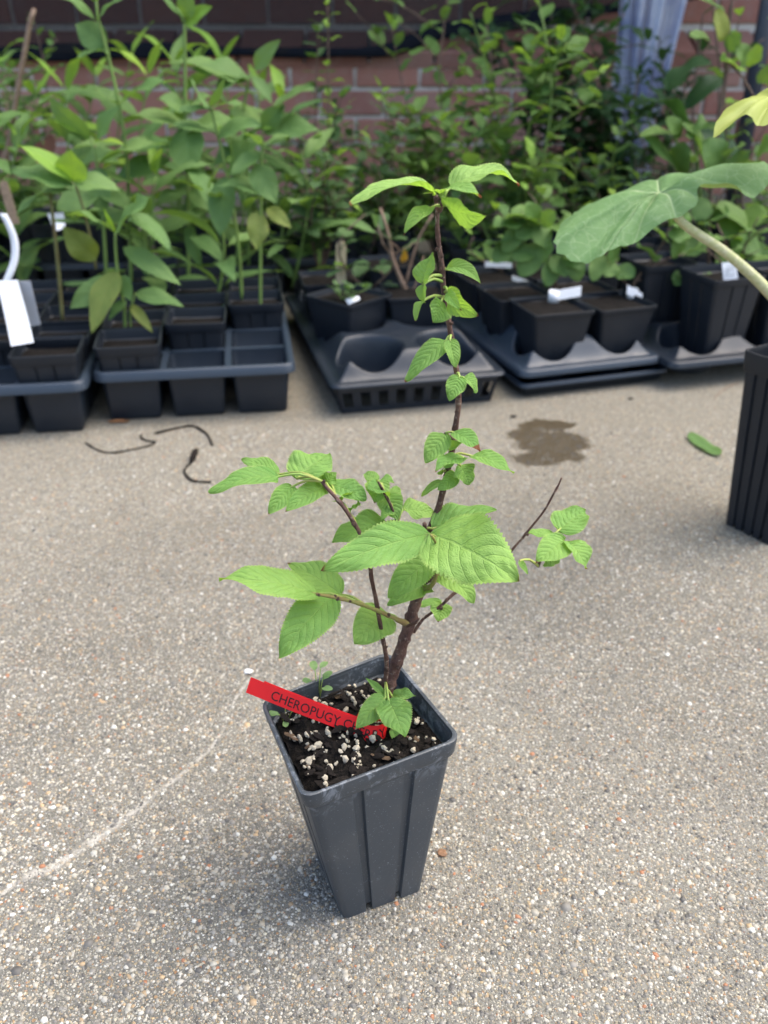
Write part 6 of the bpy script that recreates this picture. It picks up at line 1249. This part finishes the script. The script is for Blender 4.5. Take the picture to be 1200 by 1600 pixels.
w_ = obj('pen_marks', mb.mesh('pen_marks'), simple('pencil_grey', (.12, .10, .08), .7, .2), o)
stick((-0.585, 1.45, 0.291), (-0.574, 1.44, 0.228), .014, 'weathered wooden stick at the left picture edge', M_OLDWOOD)

def loop_tag(ringpt, flag0, flag1, hgt, label, Rr=.008):
    c = Vector(ringpt); e = empty('stem_tag', c); tag(e, label, 'tag')
    mb = MB(); rings = []
    for k in range(25):
        a = k / 24 * 2 * math.pi; q = Vector((Rr * math.cos(a), Rr * math.sin(a), 0)); up = Vector((0, 0, hgt / 2)); o_ = q.normalized() * .0006
        rings.append((q - up, q + up, q + up + o_, q - up + o_))
    mb.loft(rings, True); obj('loop', mb.mesh('loop'), M_WHITE, e)
    a, b = Vector(flag0) - c, Vector(flag1) - c; up = Vector((0, .001, hgt * .45))
    mb = MB(); mb.loft([(a - up, a + up, a + up + Vector((0, .0008, 0)), a - up + Vector((0, .0008, 0))), (b - up, b + up, b + up + Vector((0, .0008, 0)), b - up + Vector((0, .0008, 0)))], True, True, True)
    for v_ in range(len(mb.v)): mb.v[v_] = tuple(mb.v[v_])
    obj('flag', mb.mesh('flag', False), M_WHITE, e)
up_fix = None
loop_tag((0.267, 1.4, 0.126), (0.272, 1.394, 0.129), (0.309, 1.4, 0.134), .017, 'white loop tag round the stem of the left tagged shrub')
loop_tag((0.401, 1.44, 0.12), (0.389, 1.43, 0.129), (0.415, 1.43, 0.115), .015, 'crumpled white loop tag round the stem of the right tagged shrub')
slab('plant_tag', [(0.174, 1.56, 0.143), (0.22, 1.56, 0.141), (0.221, 1.56, 0.132), (0.174, 1.56, 0.134)], 'thin white tag behind the left tagged shrub, upper of two', M_WHITE)
slab('plant_tag', [(0.216, 1.52, 0.13), (0.247, 1.52, 0.119), (0.248, 1.52, 0.111), (0.217, 1.52, 0.121)], 'thin white tag behind the left tagged shrub, lower of two', M_WHITE)
pl = slab('plant_tag', [(0.52, 1.395, 0.179), (0.541, 1.395, 0.181), (0.548, 1.39, 0.154), (0.526, 1.39, 0.153)], 'white tag with small black print in the tall pot', M_WHITE)
mb = MB(); q0, q1, q2, q3 = [Vector(p) - Vector((0.526, 1.39, 0.153)) + Vector((0, -.0012, 0)) for p in ((0.52, 1.395, 0.179), (0.541, 1.395, 0.181), (0.548, 1.39, 0.154), (0.526, 1.39, 0.153))]
r = random.Random(2)
for k in range(4):
    f = .22 + k * .16; a = q0.lerp(q3, f); b = q1.lerp(q2, f)
    for x in np.arange(.15, .8, .12):
        if r.random() < .8: mb.tube([a.lerp(b, x), a.lerp(b, x + .07)], [.0006, .0006], 4)
obj('print', mb.mesh('print'), M_INK, pl)
slab('plant_tag', [(-0.06, 1.385, 0.125), (-0.04, 1.39, 0.129), (-0.037, 1.385, 0.125), (-0.055, 1.38, 0.118)], 'torn white scrap lying on the soil of the askew pot', M_WHITE)

M_TWINE = simple('black_twine', (.018, .014, .012), .9, .1, 300, .4)
def twine(pts, label, rr=.0016):
    P_ = [Vector(p) for p in pts]; b = P_[0].copy()
    rs = resample([(*(p - b + Vector((0, 0, rr))), rr) for p in P_], .006)
    mb = MB(); mb.tube([q[:3] for q in rs], [rr * RNG.uniform(.7, 1.2) for q in rs], 6, .15)
    o = obj('root_strand', mb.mesh('root_strand'), M_TWINE, None, b); tag(o, label, 'strand'); return o
twine([(-0.406, 1.116, 0.0), (-0.386, 1.095, 0.0), (-0.364, 1.083, 0.0), (-0.338, 1.093, 0.0), (-0.315, 1.108, 0.0), (-0.311, 1.118, 0.0), (-0.326, 1.123, 0.0), (-0.336, 1.136, 0.0), (-0.336, 1.144, 0.0)], 'dark wiry strand with a hook, leftmost on the concrete', .0014)
twine([(-0.319, 1.147, 0.0), (-0.306, 1.156, 0.0), (-0.293, 1.165, 0.0), (-0.272, 1.174, 0.0), (-0.254, 1.156, 0.0), (-0.242, 1.136, 0.0), (-0.232, 1.108, 0.0)], 'dark wiry strand arching like a bow below the cell tray', .0017)
o = twine([(-0.251, 1.091, 0.0), (-0.249, 1.069, 0.0), (-0.252, 1.048, 0.0), (-0.255, 1.032, 0.0), (-0.249, 1.014, 0.0), (-0.237, 0.999, 0.0), (-0.215, 0.996, 0.0)], 'dark curled strand with a thick end, nearest the shrub leaves', .0015)
mb = MB(); a = Vector((-0.25, 1.091, 0.0)) - Vector((-0.251, 1.091, 0.0)); b = Vector((-0.25, 1.049, 0.0)) - Vector((-0.251, 1.091, 0.0))
mb.tube([a + Vector((0, 0, .003)), a.lerp(b, .3) + Vector((0, 0, .0045)), a.lerp(b, .7) + Vector((0, 0, .004)), b + Vector((0, 0, .002))], [.002, .0045, .004, .0015], 7, .15)
obj('thick_end', mb.mesh('thick_end'), M_TWINE, o)
me = rock_mesh('bark_piece', 77, simple('orange_bark', (.26, .13, .06), .8, .2, 120, .4), .25, 2)
o = obj('bark_piece', me, None, None, Vector((-0.379, 1.188, 0.0)) + Vector((0, 0, .003))); o.scale = (.017, .005, .009); o.rotation_euler = (0, 0, .1)
tag(o, 'flat orange-brown piece of bark against the cell tray', 'bark')
fb, ftp = Vector((0.422, 1.14, 0.0)), Vector((0.441, 1.069, 0.0))
me = leaf_mesh('fallen_leaf', (ftp - fb).length, .024, -.35, .1, 0, 20, 5, .5, .5, seed=3, wave=.05, vein=.006, nv=6)
o = obj('fallen_leaf', me, M_LANCE); o.matrix_local = frame(fb + Vector((0, 0, .006)), ftp + Vector((0, 0, .006)), (0, -.1, 1)); tag(o, 'single green leaf fallen on the concrete beside the tall pot', 'leaf')
twine([(0.505, 1.285, 0.0), (0.538, 1.329, 0.0), (0.57, 1.355, 0.0)], 'faint thin brown root strand on the concrete right', .0009).data.materials[0] = M_OLDWOOD
for i, (p, lab) in enumerate((((0.188, 1.209, 0.0), 'dark crumb of soil left of the wet patch'), ((0.375, 1.28, 0.0), 'dark crumb of soil right of the wet patch'))):
    o = obj('soil_crumb', rock_mesh('soil_crumb', 60 + i, M_CHIP, .5), None, None, Vector(p) + Vector((0, 0, .0015))); o.scale = (.006, .003, .003); tag(o, lab, 'crumb')
o = obj('pebble', rock_mesh('pebble', 90, simple('brown_stone', (.22, .12, .065), .6, .3, 200, .3), .5, 2), None, None, Vector((0.04, 0.429, 0.0)) + Vector((0, 0, .001))); o.scale = (.0036, .0036, .0028); tag(o, 'largest round brown pebble right of the grey pot', 'pebble')
o = obj('pebble', rock_mesh('pebble', 91, simple('white_stone', (.75, .75, .73), .6, .3, 200, .1), .6, 2), None, None, Vector((-0.119, 0.625, 0.0)) + Vector((0, 0, .0015))); o.scale = (.0036, .0036, .003); tag(o, 'white pebble just above the end of the red label', 'pebble')
